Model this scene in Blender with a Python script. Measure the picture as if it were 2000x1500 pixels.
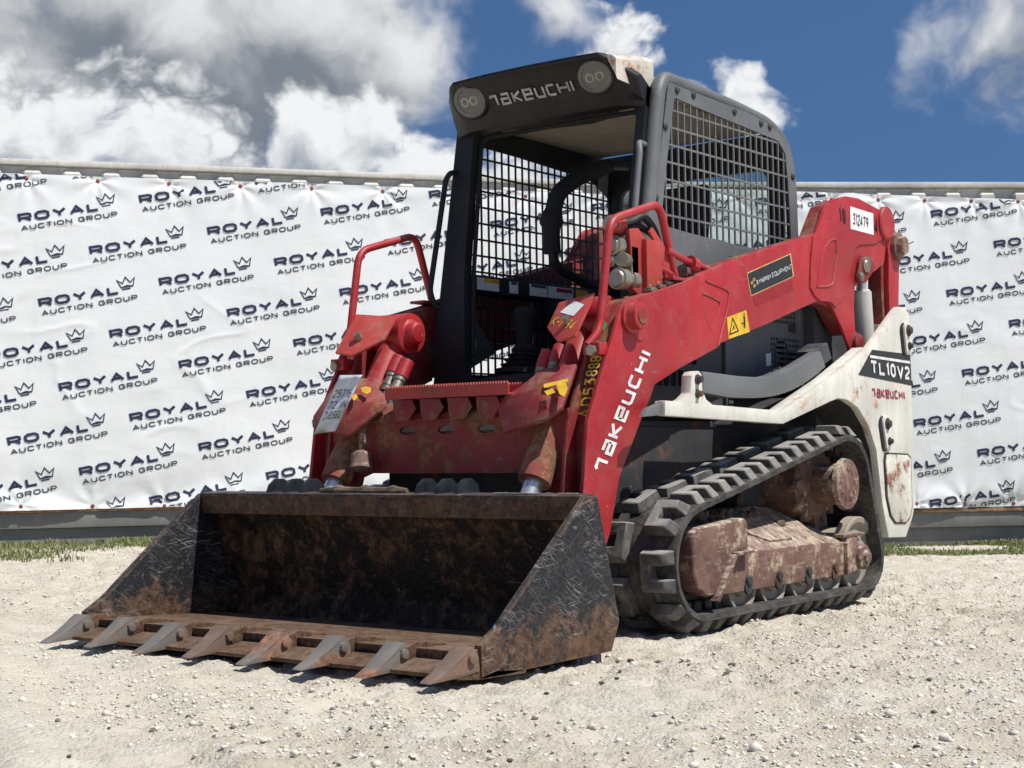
import bpy, bmesh, math, random
import numpy as np
from mathutils import Vector, Matrix
from mathutils.geometry import tessellate_polygon

for o in list(bpy.data.objects): bpy.data.objects.remove(o)
sc = bpy.context.scene
COL = sc.collection

# ------------------------------------------------------------------ camera
CAM = np.array([5.1052, 3.7006, 0.6558])
RC = np.array([[-0.61573403, 0.78781575, -0.01476286],
               [0.02483556, 0.03813031, 0.9989641],
               [-0.78756257, -0.61472955, 0.04304397]])
FPX = 3000.6
cd = bpy.data.cameras.new('camera'); cam = bpy.data.objects.new('camera', cd); COL.objects.link(cam)
cd.sensor_width = 36; cd.lens = FPX / 2000 * 36; cd.clip_start = .05; cd.clip_end = 3000
cam.matrix_world = Matrix(((RC[0][0], RC[1][0], -RC[2][0], CAM[0]), (RC[0][1], RC[1][1], -RC[2][1], CAM[1]),
                           (RC[0][2], RC[1][2], -RC[2][2], CAM[2]), (0, 0, 0, 1)))
sc.camera = cam

# ------------------------------------------------------------------ sun, sky, exposure
SUN = Vector((-.12, .58, 1.0)).normalized()          # towards the sun
sl = bpy.data.lights.new('sun', 'SUN'); sl.energy = 4.9; sl.angle = math.radians(.55); sl.color = (1, .955, .89)
so = bpy.data.objects.new('sun', sl); COL.objects.link(so); so.location = (0, 0, 30)
so.rotation_euler = (-SUN).to_track_quat('-Z', 'Y').to_euler()
sc.view_settings.view_transform = 'Standard'; sc.view_settings.look = 'None'
sc.view_settings.exposure = 0.12; sc.view_settings.gamma = 1; sc.view_settings.use_curve_mapping = False
try:
    sc.cycles.max_bounces = 6; sc.cycles.transparent_max_bounces = 12; sc.cycles.caustics_reflective = False; sc.cycles.caustics_refractive = False
except Exception: pass

def ray(px, py): return RC.T @ np.array([(px - 1000) / FPX, (750 - py) / FPX, 1.0])
def at(px, py, depth): return CAM + depth * ray(px, py)
def onY(Y, pts):
    o = []
    for a, b in pts:
        v = ray(a, b); t = (Y - CAM[1]) / v[1]; q = CAM + t * v; o.append((q[0], q[2]))
    return o
def onX(X, pts):
    o = []
    for a, b in pts:
        v = ray(a, b); t = (X - CAM[0]) / v[0]; q = CAM + t * v; o.append((q[1], q[2]))
    return o
def P(px, py, Y):
    x, z = onY(Y, [(px, py)])[0]; return (x, Y, z)

# ------------------------------------------------------------------ node helpers
class V:                                              # a socket with arithmetic
    def __init__(s, g, k): s.g = g; s.k = k
    def _m(s, op, o=None, sw=False):
        n = s.g.nt.nodes.new('ShaderNodeMath'); n.operation = op
        ins = [s, o] if not sw else [o, s]
        for i, q in enumerate(ins):
            if q is None: continue
            if isinstance(q, V): s.g.nt.links.new(q.k, n.inputs[i])
            else: n.inputs[i].default_value = q
        return V(s.g, n.outputs[0])
    def __add__(s, o): return s._m('ADD', o)
    def __sub__(s, o): return s._m('SUBTRACT', o)
    def __rsub__(s, o): return s._m('SUBTRACT', o, True)
    def __mul__(s, o): return s._m('MULTIPLY', o)
    __radd__ = __add__; __rmul__ = __mul__
    def __truediv__(s, o): return s._m('DIVIDE', o)
    def max(s, o): return s._m('MAXIMUM', o)
    def min(s, o): return s._m('MINIMUM', o)
    def abs(s): return s._m('ABSOLUTE')
    def pow(s, o): return s._m('POWER', o)
    def ss(s, a, b, lo=0., hi=1.):
        n = s.g.nt.nodes.new('ShaderNodeMapRange'); n.interpolation_type = 'SMOOTHSTEP'
        s.g.nt.links.new(s.k, n.inputs[0]); n.inputs[1].default_value = a; n.inputs[2].default_value = b
        n.inputs[3].default_value = lo; n.inputs[4].default_value = hi
        return V(s.g, n.outputs[0])
class G:
    def __init__(s, nt): s.nt = nt; nt.nodes.clear()
    def new(s, t): return s.nt.nodes.new('ShaderNode' + t)
    def link(s, a, b): s.nt.links.new(a.k if isinstance(a, V) else a, b)
    def pos(s): return V(s, s.new('NewGeometry').outputs['Position'])
    def normal(s): return V(s, s.new('NewGeometry').outputs['True Normal'])
    def xyz(s, v):
        n = s.new('SeparateXYZ'); s.link(v, n.inputs[0]); return [V(s, n.outputs[i]) for i in range(3)]
    def map(s, v, scale=(1, 1, 1), rot=(0, 0, 0), loc=(0, 0, 0)):
        n = s.new('Mapping'); s.link(v, n.inputs[0]); n.inputs['Scale'].default_value = scale
        n.inputs['Rotation'].default_value = rot; n.inputs['Location'].default_value = loc
        return V(s, n.outputs[0])
    def noise(s, v, scale, detail=4, rough=.55, dist=0., color=False):
        n = s.new('TexNoise'); s.link(v, n.inputs['Vector']); n.inputs['Scale'].default_value = scale
        n.inputs['Detail'].default_value = detail; n.inputs['Roughness'].default_value = rough; n.inputs['Distortion'].default_value = dist
        return V(s, n.outputs[1 if color else 0])
    def voro(s, v, scale, feature='F1', out=0):
        n = s.new('TexVoronoi'); n.feature = feature; s.link(v, n.inputs['Vector']); n.inputs['Scale'].default_value = scale
        return V(s, n.outputs[out])
    def mix(s, f, a, b):
        n = s.new('Mix'); n.data_type = 'RGBA'
        for q, i in ((f, 0), (a, 6), (b, 7)):
            if isinstance(q, V): s.link(q, n.inputs[i])
            elif i == 0: n.inputs[0].default_value = q
            else: n.inputs[i].default_value = tuple(q) + (1,) if len(q) == 3 else q
        return V(s, n.outputs[2])
    def vmath(s, op, a, b=None):
        n = s.new('VectorMath'); n.operation = op
        for i, q in enumerate((a, b)):
            if q is None: continue
            if isinstance(q, V): s.link(q, n.inputs[i])
            elif op == 'SCALE' and i == 1: n.inputs[3].default_value = q
            else: n.inputs[i].default_value = q
        return V(s, n.outputs[1 if op in ('DOT_PRODUCT', 'LENGTH', 'DISTANCE') else 0])

# ------------------------------------------------------------------ world: sky with cumulus
world = bpy.data.worlds.new('World'); sc.world = world; world.use_nodes = True
world.cycles.sampling_method = 'MANUAL'; world.cycles.sample_map_resolution = 256
g = G(world.node_tree)
sky = g.new('TexSky'); sky.sky_type = 'NISHITA'; sky.sun_disc = False
sky.sun_elevation = math.asin(SUN.z); sky.sun_rotation = math.atan2(SUN.x, SUN.y)
sky.altitude = 300; sky.air_density = 1.0; sky.dust_density = .25; sky.ozone_density = 4.0
tc = g.new('TexCoord'); D0 = V(g, tc.outputs['Generated'])
D = g.vmath('NORMALIZE', D0)
g.link(g.vmath('NORMALIZE', g.vmath('ADD', D, (0, 0, .30))), sky.inputs[0])      # thin, dry air: little paling towards the horizon
warp = g.vmath('SCALE', g.vmath('SUBTRACT', g.noise(D, 9, 3, color=True), (.5, .5, .5)), .055)
Dw = g.vmath('ADD', D, warp)
def blobs(vec, lst):
    acc = None
    for px, py, rx, k in lst:
        d = ray(px, py); d = d / np.linalg.norm(d)
        dist = g.vmath('DISTANCE', vec, tuple(d))
        b = (1.0 - dist * (FPX / rx)) * k
        acc = b if acc is None else acc.max(b)
    return acc
VC = ray(1000, 500); VC = VC / np.linalg.norm(VC)
def billow(vec, scale):                                # rounded heaps with sharp creases
    return (g.noise(vec, scale, 4, .55) - .5).abs() * 3.2 - .22
def layer(lst, fscale, famp, bscale, bamp, seed, coverthr, off):
    def dens(vec):
        v = g.map(vec, (1, 1, 1.2), loc=(seed, seed * .7, 0))
        f = g.noise(v, fscale, 6, .60) - .5
        f2 = g.noise(v, fscale * .28, 1, .5)
        out = g.vmath('DISTANCE', vec, tuple(VC)).ss(.42, .62)          # beyond the frame the clouds go on, thinned to lessen the ambient light
        fld = blobs(vec, lst).max((f2 - coverthr) * 5 * out - (1.0 - out))
        return fld + f * famp + billow(v, bscale) * bamp
    a = dens(Dw)
    return a, dens(g.vmath('ADD', Dw, (SUN.x * off * .6, SUN.y * off * .6, off)))
big = [(330, 95, 330, 1.0), (620, 70, 270, 1.0), (60, 110, 300, 1.0), (450, 165, 200, .9), (770, 95, 150, .85), (-240, 80, 330, 1.0), (200, -40, 260, 1.0), (640, 170, 160, .75), (1975, 20, 130, .55), (1998, 130, 80, .45), (2130, 20, 200, .8), (1080, 20, 60, .36)]
shade = [(40, 120, 300, .75), (260, 190, 260, .95), (480, 205, 230, 1.0), (640, 165, 180, .8), (110, 20, 200, .55), (720, 110, 150, .45), (2040, 60, 140, .7)]
puff = [(120, 292, 190, 1), (300, 305, 165, .9), (-60, 260, 200, 1), (40, 235, 110, .8), (620, 270, 110, .8), (720, 250, 100, .85), (800, 322, 110, .75), (680, 310, 110, .8), (560, 235, 55, .5), (1205, 82, 88, .85), (1235, 125, 70, .7), (1455, 180, 66, .6), (1500, 228, 46, .45), (1130, 110, 50, .35), (1400, 205, 60, .4), (1000, 335, 100, .6)]
a1, u1 = layer(big, 9, 1.25, 11, .65, 3.1, .63, .030)
a2, u2 = layer(puff, 15, 1.0, 20, .85, 7.7, .62, .016)
m1 = a1.ss(-.15, .55); m2 = a2.ss(-.06, .42)
tex1 = g.noise(Dw, 12, 6, .6)
outv = g.vmath('DISTANCE', D, tuple(VC)).ss(.42, .62)
sh1 = (blobs(Dw, shade).max(u1 * .6 * outv) * .95 + (tex1 - .5) * 1.5 + (u1 - a1) * .85).ss(-.45, .95)
col1 = g.mix(sh1, (1.15, 1.16, 1.17), (.29, .33, .385))
sh2 = ((u2 - a2) * .95 + a2 * .20 + (tex1 - .5) * .7).ss(-.35, .95)
col2 = g.mix(sh2, (1.07, 1.085, 1.10), (.36, .42, .49))
bgS = g.new('Background'); bgS.inputs[1].default_value = .092
hs = g.new('HueSaturation'); hs.inputs['Saturation'].default_value = 1.13; g.link(sky.outputs[0], hs.inputs['Color']); g.link(hs.outputs[0], bgS.inputs[0])
bg1 = g.new('Background'); g.link(col1, bg1.inputs[0]); bg1.inputs[1].default_value = .66
bg2 = g.new('Background'); g.link(col2, bg2.inputs[0]); bg2.inputs[1].default_value = .78
mxa = g.new('MixShader'); g.link(m1 * .97, mxa.inputs[0]); g.link(bgS.outputs[0], mxa.inputs[1]); g.link(bg1.outputs[0], mxa.inputs[2])
mxb = g.new('MixShader'); g.link(m2 * .98, mxb.inputs[0]); g.link(mxa.outputs[0], mxb.inputs[1]); g.link(bg2.outputs[0], mxb.inputs[2])
wo = g.new('OutputWorld'); g.link(mxb.outputs[0], wo.inputs[0])

# ------------------------------------------------------------------ materials
MATS = {}
def material(name, fn):
    m = bpy.data.materials.new(name); m.use_nodes = True
    q = G(m.node_tree); b = q.new('BsdfPrincipled'); out = q.new('OutputMaterial'); q.link(b.outputs[0], out.inputs[0])
    fn(q, b); MATS[name] = m; return m
def setc(q, b, key, val):
    i = b.inputs[key]
    if isinstance(val, V): q.link(val, i)
    else: i.default_value = tuple(val) + (1,) if isinstance(val, (tuple, list)) and len(val) == 3 else val
def bump(q, b, h, strength=.3, dist=.004):
    n = q.new('Bump'); n.inputs['Strength'].default_value = strength; n.inputs['Distance'].default_value = dist
    q.link(h, n.inputs['Height']); q.link(n.outputs[0], b.inputs['Normal'])
def scratches(q, p, amt, seed=0.):
    """hair-fine scuffs running in a few directions, gathered in patches"""
    acc = None
    p = q.vmath('ADD', p, q.vmath('SCALE', q.noise(p, 2.5, 2, color=True), .07))
    for i, (rx, ry, s) in enumerate(((.1, .62 + seed * .1, 230), (-.15, .40, 300), (.2, -.12, 200))):
        v = q.map(p, (1, 1, 1), (rx, ry, 0))
        n = q.noise(q.map(v, (s * .05, s * .05, s), loc=(seed, i, 0)), 1.0, 2, .6)
        m = n.ss(.58, .76)
        acc = m if acc is None else acc.max(m)
    patch = q.noise(p, 6 + seed, 5, .6).ss(1 - amt - .14, 1 - amt + .10)
    return acc * patch
def edge_wear(q, p, lo=.03, hi=.25, rad=.007):
    bv = q.new('Bevel'); bv.samples = 3; bv.inputs['Radius'].default_value = rad
    dt = q.vmath('DOT_PRODUCT', V(q, bv.outputs[0]), q.normal())
    return (1.0 - dt).ss(lo, hi) * q.noise(p, 16, 5, .7).ss(.40, .58)
def paint(name, base, rough=.42, rust=.30, chips=.33, dust=.35, scr=.35, dark=None, rustcol=(.13, .05, .025), metal=(.30, .29, .27), dustcol=(.42, .36, .29), seed=0., spec=.5, wear=.0):
    def fn(q, b):
        p = q.map(q.pos(), loc=(seed, seed, seed))
        big_ = q.noise(p, 2.6, 5, .6)
        c = q.mix(big_.ss(.3, .72), tuple(x * .80 for x in base), tuple(min(1, x * 1.12 + .008) for x in base))
        streak = q.noise(q.map(p, (9, 9, .8)), 3, 4)
        c = q.mix(streak.ss(.42, .8) * .42, c, tuple(min(1, x * .55 + .02) for x in base))
        c = q.mix(q.noise(p, 17, 7, .7).ss(.50, .78) * .30, c, tuple(min(1, x * .5 + dustcol[i_] * .22) for i_, x in enumerate(base)))
        # chips and specks
        sp = q.noise(p, 62, 3, .6).ss(.70, .735) * q.noise(p, 4.2, 3).ss(.62 - chips * .5, .75 - chips * .4)
        c = q.mix(sp, c, metal)
        rn = q.noise(p, 7.5, 9, .68)
        rm = rn.ss(1 - rust - .1, 1 - rust + .03)
        rc = q.mix(q.noise(p, 40, 5).ss(.35, .65), rustcol, tuple(x * 2.1 for x in rustcol))
        c = q.mix(rm, c, rc)
        s_ = scratches(q, p, scr, seed)
        c = q.mix(s_ * .7, c, metal)
        if wear:
            c = q.mix(edge_wear(q, p) * wear, c, tuple(x * .5 + y_ * .5 for x, y_ in zip(metal, rustcol)))
        nz = q.xyz(q.normal())[2]
        dn = q.noise(p, 11, 6, .65)
        dm = (nz.ss(.15, .9) * .75 + .25) * dn.ss(.42, .78) * dust
        c = q.mix(dm, c, dustcol)
        setc(q, b, 'Base Color', c)
        setc(q, b, 'Roughness', (rm * .35 + dm * .5 + rough + big_ * .12).min(.95))
        b.inputs['Specular IOR Level'].default_value = spec
        bump(q, b, q.noise(p, 90, 4) * .35 + rn * .6 + (1.0 - rm) * .5 + big_ * .6, .35, .0025)
    return material(name, fn)
RED = paint('red_paint', (.405, .0115, .018), .42, .31, .52, .30, .34, metal=(.42, .30, .26), wear=.75)
REDW = paint('worn_red_paint', (.235, .0105, .015), .55, .43, .62, .62, .30, seed=3., dustcol=(.27, .205, .15), wear=.7)
REDP = paint('faded_red_plate', (.41, .036, .027), .55, .34, .45, .35, .3, seed=5.)
WHT = paint('white_paint', (.70, .69, .62), .45, .34, .35, .35, .34, rustcol=(.30, .14, .05), metal=(.16, .13, .10), dustcol=(.45, .37, .25), seed=1., wear=.6)
GREY = paint('grey_metal', (.135, .145, .15), .50, .22, .3, .25, .30, metal=(.42, .43, .43), seed=2., wear=.5)
GREYD = paint('dark_grey_plastic', (.045, .05, .056), .55, .20, .2, .30, .25, metal=(.16, .16, .16), seed=4.)
BLK = paint('black_paint', (.014, .015, .018), .42, .24, .3, .16, .4, metal=(.20, .20, .20), seed=6.)
CABB = paint('cab_black_paint', (.007, .0075, .0095), .45, .15, .25, .12, .34, spec=.35, metal=(.10, .10, .10), dustcol=(.14, .125, .10), seed=6.6)
CHAS = paint('chassis_paint', (.026, .029, .033), .6, .38, .3, .30, .2, rustcol=(.075, .035, .02), dustcol=(.20, .16, .12), seed=8.)
def rustf(q, b):
    p = q.pos(); n1 = q.noise(p, 6, 8, .65); n2 = q.noise(p, 22, 7, .7)
    c = q.mix(n1.ss(.32, .68), (.105, .052, .042), (.215, .125, .095))
    c = q.mix(n2.ss(.42, .68) * .6, c, (.15, .070, .045))
    st = q.noise(q.map(p, (7, 9, 26), (.3, .5, .2)), 1.6, 5, .6)
    c = q.mix(st.ss(.52, .66) * q.noise(p, 9, 6, .7).ss(.44, .62) * .75, c, (.42, .35, .26))
    c = q.mix(q.noise(p, 9, 9, .78).ss(.52, .62) * .75, c, (.52, .43, .30))
    nz = q.xyz(q.normal())[2]
    c = q.mix(nz.ss(.3, .8) * q.noise(q.map(p, (55, 12, 12), (0, 0, .6)), 1, 6, .7).ss(.42, .62) * .8, c, (.55, .49, .40))
    c = q.mix(q.noise(q.map(p, (9, 9, 60), (.1, .25, 0)), 1, 4, .6).ss(.58, .70) * .45, c, (.46, .41, .34))
    c = q.mix(q.noise(p, 30, 6, .7).ss(.53, .66) * .7, c, (.055, .03, .024))
    setc(q, b, 'Base Color', c); setc(q, b, 'Roughness', .72); bump(q, b, n1 + n2 * .8, .6, .004)
RUST = material('rusted_steel', rustf)
WORN = paint('worn_wheel_steel', (.34, .30, .245), .45, .32, .3, .3, .3, rustcol=(.12, .07, .045), seed=11.)
STEEL = paint('tooth_steel', (.165, .152, .135), .45, .43, .3, .15, .3, rustcol=(.15, .075, .045), metal=(.5, .5, .48), seed=12.)
TRUST = paint('rusty_tooth_steel', (.17, .115, .085), .60, .40, .4, .25, .3, rustcol=(.14, .06, .035), metal=(.4, .38, .35), seed=13.)
LINER = paint('headliner_cloth', (.36, .33, .27), .95, .18, .1, .2, .0, rustcol=(.06, .04, .03), seed=14.)
ROOFW = paint('bare_roof_paint', (.62, .58, .50), .5, .33, .3, .3, .2, rustcol=(.22, .09, .045), seed=15.)
CONT = paint('container_paint', (.60, .59, .54), .5, .16, .15, .22, .12, rustcol=(.26, .13, .06), seed=16.)
CONTD = paint('container_base_paint', (.20, .205, .19), .6, .22, .1, .3, .1, rustcol=(.15, .09, .05), seed=17.)
CYLW = paint('pale_cylinder_paint', (.55, .55, .51), .45, .22, .2, .2, .2, seed=18.)
def bucket_mat(name, base, rustamt, lowz, scr, pol):
    def fn(q, b):
        p = q.pos(); x, y, z = q.xyz(p)
        r1 = q.noise(p, 5.5, 9, .72); r2 = q.noise(p, 27, 7, .72); r3 = q.noise(p, 85, 4, .7)
        low = z.ss(lowz, lowz + .24, .22, 0.)
        rm = (r1 * .7 + r2 * .3 + low).ss(.60 - rustamt, .74 - rustamt)
        rc = q.mix(r2.ss(.33, .66), (.038, .020, .013), (.150, .082, .047))
        rc = q.mix(r3.ss(.56, .70) * .6, rc, (.25, .165, .105))
        c = q.mix(r3.ss(.35, .7), tuple(v * .6 for v in base), tuple(v * 2.0 + .004 for v in base))
        c = q.mix(rm * .9, c, rc)
        mot = (r2 * .5 + r3 * .5).ss(.55, .64) * q.noise(p, 6, 5).ss(.40, .64)
        c = q.mix(mot * pol, c, (.23, .20, .165))
        s_ = scratches(q, p, scr, .4)
        c = q.mix(s_ * .75, c, (.37, .36, .34))
        c = q.mix(edge_wear(q, p, .02, .2, .010) * .85, c, q.mix(r3.ss(.4, .7), (.20, .095, .045), (.34, .25, .18)))
        c = q.mix((q.xyz(q.normal())[2]).ss(.5, 1) * r1.ss(.35, .8) * .4, c, (.30, .24, .18))
        setc(q, b, 'Base Color', c); setc(q, b, 'Roughness', (rm * .25 + .55 - s_ * .12)); b.inputs['Specular IOR Level'].default_value = .3 if 'inner' not in name else .12
        bump(q, b, r1 + r2 * .7 + r3 * .3, .6, .004)
    return material(name, fn)
BKT = bucket_mat('bucket_outer_steel', (.013, .014, .017), .05, .02, .47, .6)
BKIN = bucket_mat('bucket_inner_steel', (.012, .010, .009), .15, -.2, .30, .45)
BEDGE = bucket_mat('bucket_edge_rust', (.045, .030, .022), .22, .2, .30, .45)
def simple(name, col, rough=.5, metal=0., spec=.5, var=.25, bumpa=.15):
    def fn(q, b):
        p = q.pos(); n = q.noise(p, 22, 5, .6)
        setc(q, b, 'Base Color', q.mix(n.ss(.3, .7), tuple(x * (1 - var) for x in col), tuple(min(1, x * (1 + var * .6)) for x in col)))
        setc(q, b, 'Roughness', (n * .2 + rough - .1)); b.inputs['Metallic'].default_value = metal
        b.inputs['Specular IOR Level'].default_value = spec
        bump(q, b, q.noise(p, 130, 3), bumpa, .001)
    return material(name, fn)
EARM = simple('black_worn_ears', (.016, .018, .024), .4, var=.4)
FOAM = simple('black_foam', (.012, .012, .013), .85)
HOSE = simple('black_hose', (.025, .027, .03), .5)
CHROME = simple('chrome_rod', (.60, .60, .59), .28, .75, var=.05, bumpa=.02)
FIT = simple('fitting_steel', (.34, .31, .25), .42, .7)
LENS = simple('lamp_lens', (.085, .082, .072), .22, 0., .8, .1, .03)
LENSI = simple('lamp_reflector', (.30, .295, .27), .3, .2)
RING = simple('lamp_ring', (.17, .165, .15), .5)
LETW = simple('white_lettering', (.74, .74, .72), .5)
LETG = simple('scuffed_lettering', (.42, .42, .40), .6, var=.4)
LETN = simple('navy_print', (.018, .026, .070), .6)
LETD = simple('dark_grey_print', (.055, .062, .075), .6)
LETR = simple('red_lettering', (.33, .02, .05), .5)
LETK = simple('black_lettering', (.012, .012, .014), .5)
YEL = simple('yellow_sticker', (.74, .46, .03), .5)
YPAINT = simple('yellow_marker', (.70, .50, .05), .7, var=.4)
ORNG = simple('orange_print', (.72, .40, .14), .5)
DECK = simple('black_decal', (.016, .019, .021), .4)
PAPER = simple('white_label', (.80, .80, .78), .6, var=.06)
PLAST = simple('clear_sleeve_paper', (.66, .68, .71), .22, var=.15)
GRN = simple('green_plastic', (.05, .42, .27), .4)
GRNS = simple('green_sticker', (.03, .33, .09), .5)
DKRED = simple('dark_red_patch', (.30, .008, .016), .45)
WOOD = simple('rusty_strip', (.34, .19, .09), .8, var=.5)
SCRW = simple('red_screw', (.26, .07, .045), .6)
DIRT = simple('caked_dirt', (.16, .115, .08), .95, var=.5, bumpa=.8)
def rubber(q, b):
    p = q.pos(); n = q.noise(p, 12, 7, .65); nz = q.xyz(q.normal())[2]
    d = q.noise(p, 9, 7, .7).ss(.33, .70) * .34 + .03 + nz.ss(.3, .97) * .72 * q.noise(p, 5, 4).ss(.2, .6, .6, 1.)
    c = q.mix(d, (.030, .029, .028), (.34, .325, .295))
    c = q.mix(q.noise(p, 26, 6, .7).ss(.52, .66) * .28, c, (.30, .285, .26))
    c = q.mix(q.noise(p, 55, 4).ss(.62, .75) * .5, c, (.02, .02, .02))
    setc(q, b, 'Base Color', c); setc(q, b, 'Roughness', .78); bump(q, b, n + q.noise(p, 90, 4) * .4, .5, .003)
RUB = material('dusty_rubber', rubber)
def belt(q, b):
    p = q.pos(); n = q.noise(p, 14, 7, .7); y = q.xyz(p)[1]
    c = q.mix(n.ss(.36, .70), (.018, .018, .017), (.085, .080, .072))
    c = q.mix(q.noise(q.map(p, (3, 30, 30)), 2, 5, .65).ss(.50, .68) * .45, c, (.17, .155, .135))
    c = q.mix(q.noise(p, 6, 5).ss(.55, .72) * .4, c, (.10, .075, .055))
    setc(q, b, 'Base Color', c); setc(q, b, 'Roughness', .75); bump(q, b, n + q.noise(p, 80, 4) * .4, .5, .003)
RUBB = material('belt_rubber', belt)
def glassf(q, b):
    nt = q.nt; out = [n for n in nt.nodes if n.type == 'OUTPUT_MATERIAL'][0]
    t = q.new('BsdfTransparent'); t.inputs[0].default_value = (.88, .945, .92, 1)
    gl = q.new('BsdfGlossy'); gl.inputs['Roughness'].default_value = .06
    df = q.new('BsdfDiffuse'); df.inputs[0].default_value = (.55, .62, .58, 1)
    m0 = q.new('MixShader'); sp = q.noise(q.pos(), 60, 3).ss(.66, .72) * .4 + .05
    q.link(sp, m0.inputs[0]); q.link(t.outputs[0], m0.inputs[1]); q.link(df.outputs[0], m0.inputs[2])
    m1_ = q.new('MixShader'); m1_.inputs[0].default_value = .07
    q.link(m0.outputs[0], m1_.inputs[1]); q.link(gl.outputs[0], m1_.inputs[2]); q.link(m1_.outputs[0], out.inputs[0])
GLASS = material('tinted_glass', glassf)
def vinyl(q, b):
    p = q.pos(); n = q.noise(p, 2, 4)
    c = q.mix(n.ss(.3, .7), (.775, .80, .805), (.815, .835, .835))
    c = q.mix(q.noise(p, 90, 2).ss(.80, .82) * .35, c, (.35, .33, .3))
    c = q.mix(q.noise(q.map(p, (6, 6, .7)), 1.5, 5).ss(.60, .85) * .22, c, (.60, .58, .52))
    setc(q, b, 'Base Color', c); setc(q, b, 'Roughness', .5)
    bump(q, b, q.noise(q.map(p, (1, 1, .45)), 3.2, 3, .5) + q.noise(q.map(p, (1, 1, 2.5)), 2.2, 4, .5) * .6, .30, .035)
VIN = material('white_vinyl', vinyl)
def groundm(q, b):
    p = q.pos(); n1 = q.noise(p, .55, 5, .6); n2 = q.noise(p, 5, 8, .68); n3 = q.noise(p, 45, 6, .7); vo = q.voro(p, 70)
    lane = q.noise(q.map(p, (.9, .16, 1), (0, 0, .65)), 1.3, 4, .55)
    c = q.mix(n1.ss(.32, .68), (.52, .462, .368), (.615, .568, .47))
    c = q.mix(n2.ss(.38, .70), c, (.67, .63, .545))
    c = q.mix(lane.ss(.50, .66) * .55, c, (.52, .465, .375))
    c = q.mix(n3.ss(.54, .72) * .5, c, (.46, .405, .315))
    c = q.mix(q.noise(p, 150, 3).ss(.68, .76) * .45, c, (.20, .18, .16))
    c = q.mix(q.noise(p, 95, 3).ss(.66, .75) * .6, c, (.76, .74, .68))
    setc(q, b, 'Base Color', c); setc(q, b, 'Roughness', .95); b.inputs['Specular IOR Level'].default_value = .15
    bump(q, b, (n2 * .8 + n3 * 1.3 + (1.0 - vo) * .4) * lane.ss(.50, .68, 1.0, .5), 0.8, .019)
GRD = material('crushed_limestone', groundm)
def stonem(q, b):
    p = q.pos(); r = V(q, q.new('ObjectInfo').outputs['Random']); n = q.noise(p, 24, 5)
    w = q.voro(p, 30, 'F1', 1); cell = q.xyz(w)[0]
    c = q.mix(cell.ss(.0, 1), (.52, .475, .395), (.76, .725, .645)); c = q.mix(cell.ss(.93, .95), c, (.16, .15, .14))
    c = q.mix(n.ss(.4, .75) * .5, c, (.60, .57, .50))
    setc(q, b, 'Base Color', c); setc(q, b, 'Roughness', .92); bump(q, b, n, .4, .004)
STN = material('limestone_chips', stonem)
STND = simple('dark_stone', (.085, .08, .075), .85, var=.4, bumpa=.5)
STNW = simple('white_stone', (.60, .58, .53), .85, var=.15, bumpa=.5)
def grassm(q, b):
    p = q.pos(); n = q.noise(p, 9, 4); n2 = q.noise(p, 60, 2)
    c = q.mix(n.ss(.3, .7), (.09, .135, .035), (.20, .225, .075)); c = q.mix(n2.ss(.48, .72) * .8, c, (.36, .31, .16))
    setc(q, b, 'Base Color', c); setc(q, b, 'Roughness', .7)
GRS = material('grass_blades', grassm)

# ------------------------------------------------------------------ mesh helpers
def tag(o, label=None, cat=None, group=None, kind=None):
    if label: o['label'] = label
    if cat: o['category'] = cat
    if group: o['group'] = group
    if kind: o['kind'] = kind
    return o
def empty(name, loc=(0, 0, 0)):
    o = bpy.data.objects.new(name, None); COL.objects.link(o); o.location = loc; o.empty_display_size = .2; return o
def mesh_obj(name, verts, faces, mat, parent=None, smooth=None):
    me = bpy.data.meshes.new(name); me.from_pydata([tuple(v) for v in verts], [], faces); me.update()
    if smooth:
        me.polygons.foreach_set('use_smooth', [True] * len(me.polygons)); me.set_sharp_from_angle(angle=math.radians(smooth))
    me.materials.append(mat)
    o = bpy.data.objects.new(name, me); COL.objects.link(o)
    if parent: put(o, parent)
    return o
def put(o, parent):
    o.parent = parent
    w = parent.matrix_world if parent.parent is None else Matrix.Identity(4)
    l = Matrix.Translation(parent.location) if parent.type == 'EMPTY' else Matrix.Identity(4)
    o.matrix_parent_inverse = l.inverted()
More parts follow.
